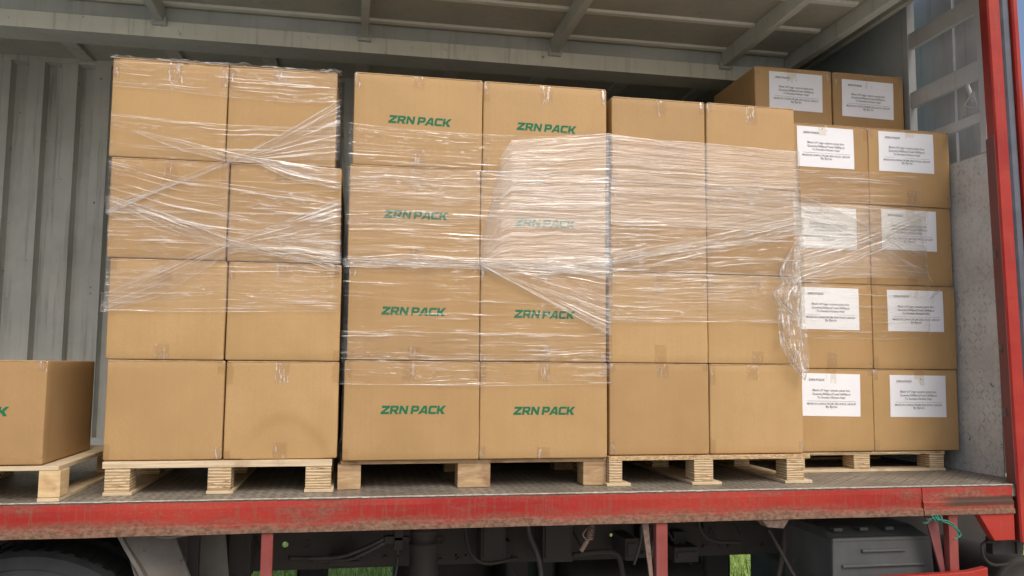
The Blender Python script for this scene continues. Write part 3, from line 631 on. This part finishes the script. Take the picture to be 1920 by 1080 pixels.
# ------------------------------------------------------------------ cardboard boxes
class Box:
    """one carton: rounded, slightly bulging; fy() gives the front face so prints and tape follow it"""
    def __init__(s, x0, x1, y0, dep, z0, z1, seed):
        s.w, s.d, s.h = (x1-x0)-.004, dep, (z1-z0)-.002; s.c = Vector(((x0+x1)/2, y0+dep/2, (z0+z1)/2)); s.seed = seed
        r_ = random.Random(seed); s.bulge = r_.uniform(.001, .006); s.dent = (r_.uniform(-.3, .3), r_.uniform(-.3, .3), r_.uniform(.0, .004))
        s.dy = r_.uniform(-.004, .004)
    def disp(s, p):
        u, v = p.x/s.w*2, p.z/s.h*2
        b_ = s.bulge*(1-u*u)*(1-v*v)+.0022*noise.noise(Vector((p.x*5, p.z*5+s.seed, s.seed*.7)))
        if getattr(s, 'crease', 0):
            k = (-.42-v)+.42*(1-((u-.05)/.62)**2) if abs(u-.05) < .75 else -1
            k = max(0, min(1, k*3)); b_ -= .006*k*k*(3-2*k)
        b_ -= s.dent[2]*math.exp(-((u-s.dent[0]*2)**2+(v-s.dent[1]*2)**2)*3)
        return b_
    def fy(s, x, z):
        return -s.d/2 - s.disp(Vector((x, 0, z)))
    def mesh(s):
        r = .006; N = 26 if getattr(s, 'crease', 0) else 12
        def ax(L): return [-L/2, -L/2+r*.35, -L/2+r]+[-L/2+r+(L-2*r)*k/N for k in range(1, N)]+[L/2-r, L/2-r*.35, L/2]
        A = (ax(s.w), ax(s.d), ax(s.h)); H = Vector((s.w/2, s.d/2, s.h/2)); m = MB(); idx = {}
        def vert(i, j, k):
            key = (i, j, k)
            if key in idx: return idx[key]
            p = Vector((A[0][i], A[1][j], A[2][k]))
            q = Vector((max(-H.x+r, min(H.x-r, p.x)), max(-H.y+r, min(H.y-r, p.y)), max(-H.z+r, min(H.z-r, p.z))))
            d = p-q
            if d.length > 0:
                d.normalize(); f_ = q+d*r
                fr = -d.y
                if fr > 0: f_.y -= s.disp(p)*fr
                elif fr < 0: f_.y += .002*(1-(p.x/H.x)**2)
                if abs(d.x) > .5:
                    u, v = p.y/H.y, p.z/H.z; f_.x += math.copysign(1, d.x)*(.0015*(1-u*u)*(1-v*v)+.0012*noise.noise(Vector((p.y*6, p.z*6, s.seed))))
                if abs(d.z) > .5: f_.z += math.copysign(1, d.z)*-.001*abs(noise.noise(Vector((p.x*7, p.y*7, s.seed+3))))
                p = f_
            # crushed corners
            cx = abs(p.x)/H.x; cz = abs(p.z)/H.z
            if cx > .96 and cz > .94: p.y += .003*(.5+.5*noise.noise(Vector((p.x*9, p.z*9, s.seed*2)))) if p.y < 0 else 0
            idx[key] = len(m.v); m.v.append(tuple(p)); return idx[key]
        nx, ny, nz = len(A[0])-1, len(A[1])-1, len(A[2])-1
        for i in range(nx):
            for k in range(nz):
                m.f.append((vert(i,0,k), vert(i+1,0,k), vert(i+1,0,k+1), vert(i,0,k+1))); m.f.append((vert(i,ny,k), vert(i,ny,k+1), vert(i+1,ny,k+1), vert(i+1,ny,k)))
        for j in range(ny):
            for k in range(nz):
                m.f.append((vert(0,j,k), vert(0,j,k+1), vert(0,j+1,k+1), vert(0,j+1,k))); m.f.append((vert(nx,j,k), vert(nx,j+1,k), vert(nx,j+1,k+1), vert(nx,j,k+1)))
        for i in range(nx):
            for j in range(ny):
                m.f.append((vert(i,j,0), vert(i,j+1,0), vert(i+1,j+1,0), vert(i+1,j,0))); m.f.append((vert(i,j,nz), vert(i+1,j,nz), vert(i+1,j+1,nz), vert(i,j+1,nz)))
        return m
def tape_piece(bx, root, x0, x1, z0, z1, off=.0012, over=0, name='tape'):
    """clear tape laid on the front face; over=+1/-1 folds it over the top/bottom edge"""
    m = MB(); m.uv = []; nx, nz = 8, 10; r_ = random.Random(int(x0*1e4)+bx.seed)
    for i in range(nx+1):
        for k in range(nz+1):
            x = x0+(x1-x0)*i/nx; z = z0+(z1-z0)*k/nz
            if k in (0, nz): z += r_.uniform(-.0015, .0015)
            y = bx.fy(x, z)-off-.0006*abs(noise.noise(Vector((x*90, z*30, bx.seed))))
            ex = (bx.w/2-abs(x)); ez = bx.h/2-abs(z)
            if ez < .006: y += (.006-ez)*.45
            if ex < .006: y += (.006-ex)*.45
            m.v.append((x, y, z)); m.uv.append(((z-z0), (x-x0)))
    for i in range(nx):
        for k in range(nz):
            a = i*(nz+1)+k; m.f.append((a, a+nz+1, a+nz+2, a+1))
    o = m.build(name, M['tape'], root, smooth=True); return o
def ribbon(me_list, bx, root, name, mat, cx, cz, rot, off, sx=1):
    V = []; Fc = []; ca, sa = math.cos(rot), math.sin(rot)
    for me, ox, oy, sc in me_list:
        b0 = len(V)
        for v in me.vertices:
            x = v.co.x*sc+ox; z = v.co.y*sc*(1 if sx == 1 else sx)+oy
            X = cx+x*ca-z*sa; Z = cz+x*sa+z*ca; V.append((X, bx.fy(X, Z)-off, Z))
        for p in me.polygons: Fc.append(tuple(b0+i for i in p.vertices))
    nm = bpy.data.meshes.new(name); nm.from_pydata(V, [], Fc); nm.update(); nm.materials.append(mat)
    return link(bpy.data.objects.new(name, nm), root)
def make_box(x0, x1, y0, z0, z1, label, group, seed, dep=.545, logo=None, lab=None, front=True, ct=.8, cb=.6, name='cardboard_box'):
    bx = Box(x0, x1, y0, dep, z0, z1, seed); r_ = random.Random(seed*3+1)
    bx.crease = 'dented' in label
    root = thing(name, label, 'cardboard box', (bx.c.x, bx.c.y+bx.dy, bx.c.z-bx.h/2), group); root.rotation_euler.z = R(r_.uniform(-.35, .35))
    holder = Vector((0, 0, bx.h/2))
    kids = []
    body = bx.mesh().build('carton', M['card'], root, smooth=True); kids.append(body)
    if front:
        tx = r_.uniform(-.02, .02); H = bx.h/2; W = bx.w/2
        if r_.random() < ct: kids.append(tape_piece(bx, root, tx-.026, tx+.026, H-r_.uniform(.05, .085), H-.001))
        if r_.random() < cb: kids.append(tape_piece(bx, root, tx-.026, tx+.026, -H+.001, -H+r_.uniform(.045, .075)))
        m = MB(); NX = 22
        for i in range(NX+1):
            x = -W+.005+(2*W-.01)*i/NX; wv_ = .0007*noise.noise(Vector((x*12, seed, 0)))
            yf = bx.fy(x, H-.004)-.0011-.0012*abs(noise.noise(Vector((x*9, seed*1.7, 3))))
            for yy, zz in ((yf+.0035, H-.0046+wv_), (yf, H-.0042+wv_), (yf, H-.0004+wv_), (yf+.02, H+.0004)): m.v.append((x, yy, zz))
        for i in range(NX):
            for q in range(3): a = i*4+q; m.f.append((a, a+4, a+5, a+1))
        kids.append(m.build('top_flap', M['card'], root))
        for sx in (-1, 1):
            if r_.random() < .75:
                a = sx*(W-.026); bb = sx*(W-.001); lo, hi = min(a, bb), max(a, bb)
                l_ = r_.uniform(.03, .09); kids.append(tape_piece(bx, root, lo, hi, H-l_, H-.002, name='edge_tape'))
            if r_.random() < .4:
                a = sx*(W-.024); bb = sx*(W-.001); lo, hi = min(a, bb), max(a, bb)
                kids.append(tape_piece(bx, root, lo, hi, -H+.002, -H+r_.uniform(.03, .06), name='edge_tape'))
    if logo:
        lx, lz, rot = logo; s = .25/LW
        o = ribbon([(LOGO, -.125, -.0165, s)], bx, root, 'printed_logo', M['ink'], lx-bx.c.x, lz-bx.c.z, R(rot), .0009, 1.06); kids.append(o)
    if lab:
        lx, lz, rot = lab; lw, lh = .296, .197; nx, nz = 14, 10; m = MB(); ca, sa = math.cos(R(rot)), math.sin(R(rot))
        cx, cz = lx-bx.c.x, lz-bx.c.z
        for lay in (.0009, .0003):
            for i in range(nx+1):
                for k in range(nz+1):
                    x = -lw/2+lw*i/nx; z = -lh/2+lh*k/nz; X = cx+x*ca-z*sa; Z = cz+x*sa+z*ca
                    m.v.append((X, bx.fy(X, Z)-lay-(.0007*noise.noise(Vector((x*14, z*14, seed)))+.0004 if lay > .0005 else 0), Z))
        nn = (nx+1)*(nz+1)
        for i in range(nx):
            for k in range(nz): a = i*(nz+1)+k; m.f.append((a, a+nz+1, a+nz+2, a+1)); m.f.append((nn+a, nn+a+1, nn+a+nz+2, nn+a+nz+1))
        pl = m.build('shipping_label', M['paper'], root, smooth=True); kids.append(pl)
        ls = [(me, x, y, tw/wd) for (me, x, y, wd), tw in zip(LAB_DARK, TW)]
        t_ = ribbon(ls, bx, pl, 'label_text', M['txt'], cx, cz, R(rot), .0028)
        ln = bpy.data.meshes.new('l'); ln.from_pydata([(-.122, -.0006, 0), (.124, -.0006, 0), (.124, .0006, 0), (-.122, .0006, 0)], [], [(0, 1, 2, 3)])
        ribbon([(ln, 0, -.029, 1)], bx, pl, 'label_rule', M['txtg'], cx, cz, R(rot), .0028)
        ribbon([(LOGO, -.116, .064, .082/LW)], bx, pl, 'label_heading', M['txtg'], cx, cz, R(rot), .0028)
    for k in kids: k.location = holder
    return root
ROW = ['bottom', 'second', 'third', 'top']; SIDE = ['left', 'right']
G1, G2, G3, G4, G5 = 'boxes of the leftmost wrapped stack', 'printed boxes of the second wrapped stack', 'plain boxes of the third wrapped stack', 'white labelled boxes of the fourth wrapped stack', 'hidden back boxes of the wrapped stacks'
seed = 10
S1X = [(-.881, -.466, -.049), (-.890, -.472, -.050), (-.902, -.478, -.058), (-.915, -.497, -.086)]; S1Z = [.123, .489, .862, 1.24, 1.622]
S2X = [(-.033, .496, 1.021), (-.025, .493, 1.016), (-.031, .490, 1.015), (-.023, .496, 1.021)]; S2Z = [.112, .4945, .880, 1.262, 1.637]
S3X = [(1.028, 1.462, 1.888), (1.027, 1.461, 1.872), (1.034, 1.461, 1.866), (1.042, 1.461, 1.877)]; S3Z = [.121, .4945, .871, 1.245, 1.614]
S4X = [(1.966, 2.412, 2.862), (1.966, 2.418, 2.864), (1.97, 2.418, 2.862), (1.972, 2.425, 2.868)]; S4Z = [.095, .478, .878, 1.264, 1.645]
rowtxt = ['on the bottom row', 'on the second row from the bottom', 'on the third row from the bottom', 'on the top row']
for r in range(4):
    for s in range(2):
        seed += 1; c = SIDE[s]; rt = ['bottom', 'second', 'third', 'top'][r]
        extra = ['plain uncovered', 'half covered plain', 'fully wrapped plain', 'wrapped plain'][r] + (' dented' if (r, s) == (0, 1) else '')
        make_box(S1X[r][s], S1X[r][s+1], .14, S1Z[r], S1Z[r+1], f'{extra} cardboard box, {rt} row, {c} column of the leftmost wrapped stack', G1, seed)
        seed += 1; vis = ['with crisp green print', 'with streaked green print', 'with milky blurred print', 'with bare green print'][r]
        lg = [[(.234, .306), (.757, .302)], [(.229, .688), (.755, .686)], [(.233, 1.070), (.757, 1.058)], [(.240, 1.452), (.761, 1.455)]][r][s]
        rot_ = [0, -.3, -.4, -.6][r]
        make_box(S2X[r][s], S2X[r][s+1], .15, S2Z[r], S2Z[r+1], f'cardboard box {vis}, {rt} row, {c} column of its stack', G2, seed, logo=(*lg, rot_))
        seed += 1; extra = ['uncovered', 'half filmed', 'fully filmed', 'taped'][r]
        make_box(S3X[r][s], S3X[r][s+1], .16, S3Z[r], S3Z[r+1], f'{extra} blank cardboard box, {rt} row, {c} column of the third stack', G3, seed)
        seed += 1; rt = ['bottom', 'second', 'third', 'fourth'][r]
        lb = [(2.195, .357), (2.647, .352)] if r == 0 else [(2.198, .759), (2.645, .757)] if r == 1 else [(2.198, 1.142), (2.628, 1.148)] if r == 2 else [(2.196, 1.531), (2.629, 1.531)]
        make_box(S4X[r][s], S4X[r][s+1], .45, S4Z[r], S4Z[r+1], f'white labelled cardboard box, {rt} row up, {c} column of the stack nearest the bulkhead', G4, seed, lab=(*lb[s], rng.uniform(-1.3, .2)))
seed += 1; make_box(1.975, 2.406, .72, 1.647, 2.014, 'white labelled cardboard box set back on top of the tallest stack, the left of two', G4, seed, lab=(2.203, 1.893, -.6), dep=.5)
seed += 1; make_box(2.408, 2.818, .72, 1.647, 2.012, 'white labelled cardboard box set back on top of the tallest stack, the right of two', G4, seed, lab=(2.607, 1.878, -.9), dep=.5)
for xs, zs, y0 in ((S1X, S1Z, .69), (S2X, S2Z, .70), (S3X, S3Z, .71), (S4X, S4Z, 1.0)):
    for r in range(4):
        for s in range(2):
            seed += 1; make_box(xs[r][s], xs[r][s+1], y0, zs[r], zs[r+1], 'plain cardboard box in a back row, hidden behind the front boxes of its stack', G5, seed, front=False)
make_box(-1.60, -1.041, .03, .123, .484, 'lone printed cardboard box standing on the pallet at the left edge', None, 5, dep=.55, logo=(-1.285, .3075, 0))
bx_ = MB(); bx_.uv = []

# ------------------------------------------------------------------ pallets
def pallet(label, x0, x1, y0, dep, blocks, zt, th, top, blk, runners, rmat, rw=.012, ext=0, cross=False):
    root = thing('pallet', label, 'pallet', ((x0+x1)/2, y0+dep/2, 0), 'wooden pallets on the truck floor')
    cx, cyy = (x0+x1)/2, y0+dep/2; rows_y = (y0+.001, y0+dep/2-.05, y0+dep-.1) if dep > .9 else (y0+.001, y0+dep-.1)
    def pb(name, mat, X0, X1, Y0, Y1, Z0, Z1, bev=.0015):
        b = MB(); b.box(X0-cx, X1-cx, Y0-cyy, Y1-cyy, Z0, Z1); return b.build(name, mat, root, bevel=bev)
    pb('top_sheet', M[top], x0, x1, y0, y0+dep, zt-th, zt)
    base = .013 if runners else .0
    for bx0, bx1 in blocks:
        for yy in rows_y:
            pb('block', M[blk], bx0, bx1, yy, yy+.095, base+.0012, zt-th-.0006, .0025)
        if runners and not cross: pb('runner', M[rmat], bx0-ext*.3, bx1+ext, y0-.004, y0+dep, .0008, base)
    if cross:
        for yy in (y0-.003, y0+dep/2-.05, y0+dep-.1): pb('runner', M[rmat], x0, x1, yy, yy+.1, .0008, base)
    return root
pallet('pale plywood pallet with layered blocks under the leftmost wrapped stack', -.875, -.067, .13, 1.1, [(-.866, -.780), (-.512, -.430), (-.163, -.069)], .121, .024, 'plytop', 'ply', True, 'plytop', ext=.01)
pallet('brown weathered wooden pallet with solid blocks under the second wrapped stack', -.035, 1.021, .175, 1.1, [(-.046, .042), (.416, .546), (.925, 1.022)], .110, .014, 'oldw', 'oldw', False, 'oldw')
pallet('particle board pallet with layered blocks on wide runners under the third stack', 1.022, 1.902, .14, 1.1, [(1.023, 1.078), (1.385, 1.468), (1.795, 1.873)], .119, .017, 'osb', 'ply', True, 'plytop', ext=.035)
pallet('set back plywood pallet beside the bulkhead under the labelled boxes', 1.975, 2.785, .46, 1.1, [(1.985, 2.06), (2.308, 2.391), (2.704, 2.781)], .093, .014, 'ply', 'ply', True, 'plytop', cross=True)
pallet('thin topped pine block pallet under the lone box at the left edge', -1.95, -.985, .02, .78, [(-1.94, -1.85), (-1.50, -1.40), (-1.048, -.978)], .121, .015, 'plytop', 'pine', True, 'plytop', ext=.0)

# ------------------------------------------------------------------ stretch film
A_SLOPE = {.132: (-.025, -.026)}
def film_mesh(name, root, mat, rows, layer, Yf, x0, x1, L=.5, Rr=.5, seed=0, nv=14, amp=.0016, du=.014, W=None, sidebulge=0, taper=True):
    """rows: (px, py_top, py_bottom) read on the front plane; the strip turns round the stack corners at x0 / x1"""
    off = .0035+.0016*layer; Y = Yf-off
    P = [(at(a, t_, Y), at(a, b_, Y)) for a, t_, b_ in sorted(rows)]
    xs = [(.5*(p.x+q.x), p.z, q.z) for p, q in P]
    if L > 0: xs = [(x0-off-L, xs[0][1], xs[0][2])]+[(x0-off, xs[0][1], xs[0][2])]+[q for q in xs if q[0] > x0+.004]
    if Rr > 0: xs = [q for q in xs if q[0] < x1-.004]+[(x1+off, xs[-1][1], xs[-1][2]), (x1+off+Rr, xs[-1][1], xs[-1][2])]
    m = MB(); m.uv = []; edge = []
    S = []
    for (a, t0, b0), (c, t1, b1) in zip(xs[:-1], xs[1:]):
        n = max(1, int(abs(c-a)/du))
        for k in range(n):
            s = k/n; S.append((a+(c-a)*s, t0+(t1-t0)*s, b0+(b1-b0)*s))
    S.append(xs[-1]); mean = W or sum(abs(q[1]-q[2]) for q in S)/len(S); slo = A_SLOPE.get(Yf, (0, 0))
    for x, zt, zb in S:
        for j in range(nv+1):
            v = j/nv; z = zt+(zb-zt)*v
            nn_ = noise.noise(Vector((x*4, v*mean*26+seed*7, seed)))*amp + .6*amp*noise.noise(Vector((x*16, v*mean*70, seed+4)))
            ez = .0014*noise.noise(Vector((x*9, 1 if v < .5 else 2, seed*3))) if j in (0, nv) else 0
            if x < x0-off: p = (x0-off+nn_, Y+(x0-off-x), z+ez)
            elif x > x1+off:
                t = x-x1-off; p = (x1+off+nn_+sidebulge*math.sin(min(1, t/.3)*math.pi*.5)*(.6+.5*noise.noise(Vector((t*8, z*5, seed)))), Y+t, z+ez)
            else: p = (x, Y-abs(nn_), z+ez)
            zs = z-1.6
            if x <= x0-off+.001: p = (p[0]+slo[0]*zs, p[1], p[2])
            elif x >= x1+off-.001: p = (p[0]+slo[1]*zs, p[1], p[2])
            m.v.append(p); m.uv.append((x, v*mean)); edge.append(min(v, 1-v)*abs(zt-zb))
    for i in range(len(S)-1):
        for j in range(nv):
            a = i*(nv+1)+j; m.f.append((a, a+1, a+nv+2, a+nv+1))
    o = m.build(name, M[mat], root, smooth=True)
    at_ = o.data.attributes.new('edge', 'FLOAT', 'POINT')
    for i, e in enumerate(edge): at_.data[i].value = e
    return o
def rope_fold(root, Yf, layer, pts, r=.0022, mat='rope', seed=0):
    """a rolled, gathered string of film pulled tight across the front"""
    Y = Yf-.006-.0016*layer; P = [at(a, b_, Y) for a, b_ in pts]; P = sm(P, 14); m = MB()
    P = [p+Vector((0, -.0012*abs(noise.noise(p*9)), .0015*noise.noise(p*7+Vector((seed, 0, 0))))) for p in P]
    rad = [r*(.35+1.3*abs(noise.noise(Vector((p.x*23, p.z*17, seed))))) for p in P]
    m.tube(P, r, 6, rad=rad); m.uv = [(v[0]+v[2], (i % 6)/6*.05) for i, v in enumerate(m.v)]
    return m.build('film_fold', M[mat], root, smooth=True)

# first stack
f1 = thing('stretch_film', 'clear stretch film crossed in two X shapes round the leftmost stack', 'stretch film', (-.48, .68, .7))
inv = Matrix.Translation(-Vector((-.48, .68, .7)))
A = dict(Yf=.132, x0=-.909, x1=-.088)
def F1(mat, rows, layer, **k): return film_mesh('film_band', f1, mat, rows, layer, A['Yf'], A['x0'], A['x1'], seed=layer+1, **k)
F1('film', [(205, 114, 160), (320, 120, 170), (430, 128, 182), (540, 134, 192), (640, 140, 196)], 0, L=1.1, Rr=1.1, sidebulge=.02)
F1('film', [(205, 212, 400), (330, 226, 400), (430, 234, 400), (540, 238, 402), (640, 236, 404)], 1, L=1.1, Rr=1.1, sidebulge=.03)
F1('filmh', [(200, 392, 582), (330, 395, 584), (430, 398, 585), (540, 400, 584), (640, 402, 584)], 2, L=1.1, Rr=1.1, sidebulge=.03)
F1('film', [(200, 300, 400), (330, 330, 440), (430, 345, 462), (540, 360, 470), (640, 372, 480)], 3, L=.2, Rr=.3)
F1('filmd', [(642, 186, 300), (560, 232, 300), (500, 265, 302), (450, 290, 303), (420, 300, 312), (330, 336, 346), (206, 382, 400)], 5, L=.3, Rr=.5, nv=10)
F1('filmd', [(250, 243, 246), (340, 262, 282), (427, 284, 302), (480, 296, 306), (540, 304, 334), (640, 318, 356)], 6, L=0, Rr=.3, nv=10)
F1('filmd', [(204, 366, 378), (300, 396, 420), (380, 426, 456), (430, 443, 468), (520, 466, 482), (590, 480, 494), (642, 484, 510)], 7, L=.3, Rr=.5, nv=10)
F1('filmd', [(200, 548, 584), (300, 498, 556), (380, 466, 508), (430, 452, 476), (480, 434, 468), (560, 404, 470), (642, 374, 486)], 8, L=.3, Rr=.5, nv=10)
for i, (pts, r) in enumerate([([(640, 187), (560, 234), (450, 294), (330, 345), (212, 386)], .0022), ([(428, 290), (490, 300), (560, 320), (640, 350)], .002), ([(206, 368), (320, 404), (430, 450), (520, 474), (640, 500)], .0032),
        ([(430, 456), (540, 484), (640, 492)], .003), ([(204, 578), (330, 512), (430, 458), (540, 412), (640, 378)], .0016), ([(260, 244), (360, 270), (430, 296)], .0012)]): rope_fold(f1, A['Yf'], 9+i*.5, pts, r, seed=i)
# crumpled hood over the top of the first stack
m = MB(); m.uv = []; edge = []; nx, ny = 60, 26
for i in range(nx+1):
    for j in range(ny+1):
        x = -.922+.85*i/nx; y = .13+1.06*j/ny
        z = 1.628+.010*abs(noise.noise(Vector((x*7, y*5, 1))))+.014*abs(noise.noise(Vector((x*26, y*14, 4))))+(.016 if j in (1, 2, 3) else 0)*(.4+abs(noise.noise(Vector((x*5, 0, 9)))))
        if j == 0: z = 1.617
        m.v.append((x, y, z)); m.uv.append((x, y)); edge.append(1 if j > 0 else 0)
for i in range(nx):
    for j in range(ny): a = i*(ny+1)+j; m.f.append((a, a+ny+1, a+ny+2, a+1))
o = m.build('film_hood', M['crumple'], f1, smooth=True); ea = o.data.attributes.new('edge', 'FLOAT', 'POINT')
for i, e in enumerate(edge): ea.data[i].value = e

# second stack
f2 = thing('stretch_film', 'milky stretch film over the green printed boxes of the second stack', 'stretch film', (.49, .69, .7))
B = dict(Yf=.142, x0=-.036, x1=1.024)
def F2(mat, rows, layer, **k): return film_mesh('film_band', f2, mat, rows, layer, B['Yf'], B['x0'], B['x1'], seed=layer+21, **k)
F2('film', [(655, 230, 420), (780, 244, 420), (905, 252, 420), (1030, 256, 425), (1140, 250, 430)], 0, L=1.1, Rr=1.1)
F2('filmh', [(655, 312, 500), (780, 318, 500), (905, 322, 505), (1030, 326, 510), (1140, 330, 516)], 1, L=1.1, Rr=1.1)
F2('films', [(904, 440, 498), (920, 380, 499), (940, 290, 501), (958, 263, 502), (1030, 259, 505), (1140, 250, 512)], 2, L=0, Rr=1.1, W=.45)  # film piece cut to the outline of the bright sheen
F2('film', [(648, 488, 672), (780, 492, 673), (905, 496, 674), (1140, 506, 676)], 3, L=1.1, Rr=1.1)
F2('film', [(648, 620, 720), (780, 622, 722), (905, 624, 724), (1140, 626, 720)], 4, L=1.1, Rr=1.1)
F2('filmd', [(888, 488, 496), (960, 486, 530), (1040, 484, 572), (1140, 480, 626)], 5, L=0, Rr=1.0, nv=12)
F2('filmd', [(650, 484, 496), (760, 476, 500), (860, 482, 503), (960, 486, 506), (1140, 480, 520)], 6, L=.5, Rr=.8, nv=10)
for i, (pts, r) in enumerate([([(893, 492), (960, 528), (1040, 572), (1138, 624)], .0026), ([(655, 488), (740, 496), (830, 500), (895, 496)], .0028), ([(700, 488), (800, 492), (900, 494), (1000, 500), (1130, 512)], .003), ([(905, 252), (1000, 250), (1138, 247)], .0010),
        ([(735, 310), (770, 306), (800, 300), (860, 302)], .0018)]): rope_fold(f2, B['Yf'], 7+i*.5, pts, r, seed=i+30)

# third stack
f3 = thing('stretch_film', 'ribbed stretch film round the third stack with a loose tail at its right edge', 'stretch film', (1.46, .7, .7))
Cc = dict(Yf=.152, x0=1.02, x1=1.886)
def F3(mat, rows, layer, **k): return film_mesh('film_band', f3, mat, rows, layer, Cc['Yf'], Cc['x0'], Cc['x1'], seed=layer+41, **k)
F3('films', [(1145, 252, 420), (1230, 262, 424), (1320, 268, 428), (1400, 276, 432), (1492, 284, 436)], 0, L=1.1, Rr=1.1)
F3('film', [(1145, 340, 520), (1320, 346, 526), (1492, 352, 530)], 1, L=1.1, Rr=1.1)
F3('filmh', [(1140, 404, 512), (1230, 408, 500), (1320, 412, 480), (1400, 404, 462), (1492, 384, 440)], 2, L=.5, Rr=1.1)
F3('filmh', [(1140, 506, 600), (1320, 510, 603), (1492, 516, 606)], 3, L=1.1, Rr=1.1)
F3('film', [(1140, 480, 604), (1230, 470, 604), (1320, 458, 604), (1400, 450, 604), (1492, 440, 606)], 4, L=.4, Rr=.8)
F3('filmd', [(1145, 476, 496), (1230, 462, 480), (1320, 444, 466), (1400, 426, 458), (1492, 408, 440)], 5, L=.3, Rr=.8, nv=8)
for i, (pts, r) in enumerate([([(1148, 492), (1230, 474), (1320, 458), (1400, 438), (1490, 420)], .0020), ([(1148, 362), (1250, 366), (1330, 370), (1490, 374)], .0016), ([(1330, 352), (1420, 366), (1490, 372)], .0014)]): rope_fold(f3, Cc['Yf'], 7+i*.5, pts, r, seed=i+50)
# loose crumpled tail
m = MB(); m.uv = []; edge = []
left = sm([(1496, 446, 0), (1480, 476, 0), (1463, 506, 0), (1468, 530, 0), (1449, 548, 0), (1458, 574, 0), (1460, 620, 0), (1466, 652, 0), (1484, 684, 0), (1507, 712, 0)], 6); right = sm([(1498, 446, 0), (1500, 480, 0), (1504, 520, 0), (1506, 540, 0), (1508, 560, 0), (1510, 590, 0), (1513, 620, 0), (1518, 660, 0), (1516, 690, 0), (1510, 714, 0)], 6)
nvv = 22
for i, (a, b_) in enumerate(zip(left, right)):
    for j in range(nvv+1):
        v = j/nvv; fold = math.sin(v*9+noise.noise(Vector((i*.12, v*3, 1)))*4)
        Y = .128-.022*abs(noise.noise(Vector((i*.13, v*3.2, 2))))-.010*abs(fold)*math.sin(math.pi*min(1, i/8))
        p = at(a.x+(b_.x-a.x)*v, a.y+(b_.y-a.y)*v, Y); p += Vector((.003*noise.noise(Vector((i*.4, v*9, 6))), 0, 0))
        m.v.append(p); m.uv.append((p.z, v*.16)); edge.append(0 if j in (0, nvv) else 1)
for i in range(min(len(left), len(right))-1):
    for j in range(nvv): a = i*(nvv+1)+j; m.f.append((a, a+1, a+nvv+2, a+nvv+1))
o = m.build('film_tail', M['crumple'], f3, smooth=True); ea = o.data.attributes.new('edge', 'FLOAT', 'POINT')
for i, e in enumerate(edge): ea.data[i].value = e
for i, (pts, r) in enumerate([([(1496, 448), (1464, 506), (1468, 530), (1450, 548), (1459, 575), (1461, 625), (1482, 681), (1508, 711)], .0020), ([(1450, 548), (1468, 572), (1498, 600)], .0030), ([(1462, 510), (1478, 534), (1496, 556)], .0028), ([(1500, 450), (1503, 540), (1500, 600), (1504, 650), (1512, 690), (1509, 712)], .0028),
        ([(1462, 620), (1480, 650), (1500, 684)], .0016), ([(1470, 640), (1490, 676), (1506, 700)], .0018)]): rope_fold(f3, .108, 0, pts, r, seed=i+60)

# fourth stack
f4 = thing('stretch_film', 'short streaky film band with a ragged right end across the labelled boxes', 'stretch film', (2.4, 1.0, .7))
D = dict(Yf=.442, x0=1.96, x1=2.872)
def F4(mat, rows, layer, **k): return film_mesh('film_band', f4, mat, rows, layer, D['Yf'], D['x0'], D['x1'], L=.8, Rr=0, seed=layer+71, **k)
F4('filmh', [(1492, 318, 440), (1560, 320, 440), (1640, 324, 440), (1726, 332, 440)], 0)
F4('films', [(1492, 380, 530), (1580, 384, 520), (1660, 388, 520), (1738, 398, 520)], 1)
F4('film', [(1492, 500, 634), (1580, 500, 634), (1660, 504, 636), (1742, 512, 634)], 2)
F4('filmd', [(1492, 362, 400), (1560, 388, 430), (1640, 426, 466), (1742, 466, 540)], 3, nv=8)
F4('filmd', [(1492, 470, 530), (1580, 448, 500), (1660, 420, 466), (1740, 396, 420)], 4, nv=8)
F4('filmd', [(1492, 372, 470), (1560, 390, 470), (1612, 400, 470)], 5, nv=10)
for i, (pts, r) in enumerate([([(1500, 372), (1580, 400), (1660, 446), (1740, 500)], .0018), ([(1500, 486), (1580, 468), (1660, 440), (1742, 400)], .0016), ([(1738, 512), (1752, 540), (1744, 590), (1742, 632)], .0018), ([(1744, 560), (1762, 544), (1778, 536)], .0045), ([(1726, 332), (1730, 370), (1724, 420), (1734, 470), (1740, 512)], .0009)]): rope_fold(f4, D['Yf'], 6+i*.5, pts, r, seed=i+80)
for rt in (f1, f2, f3, f4):
    for c_ in rt.children: c_.location = -rt.location
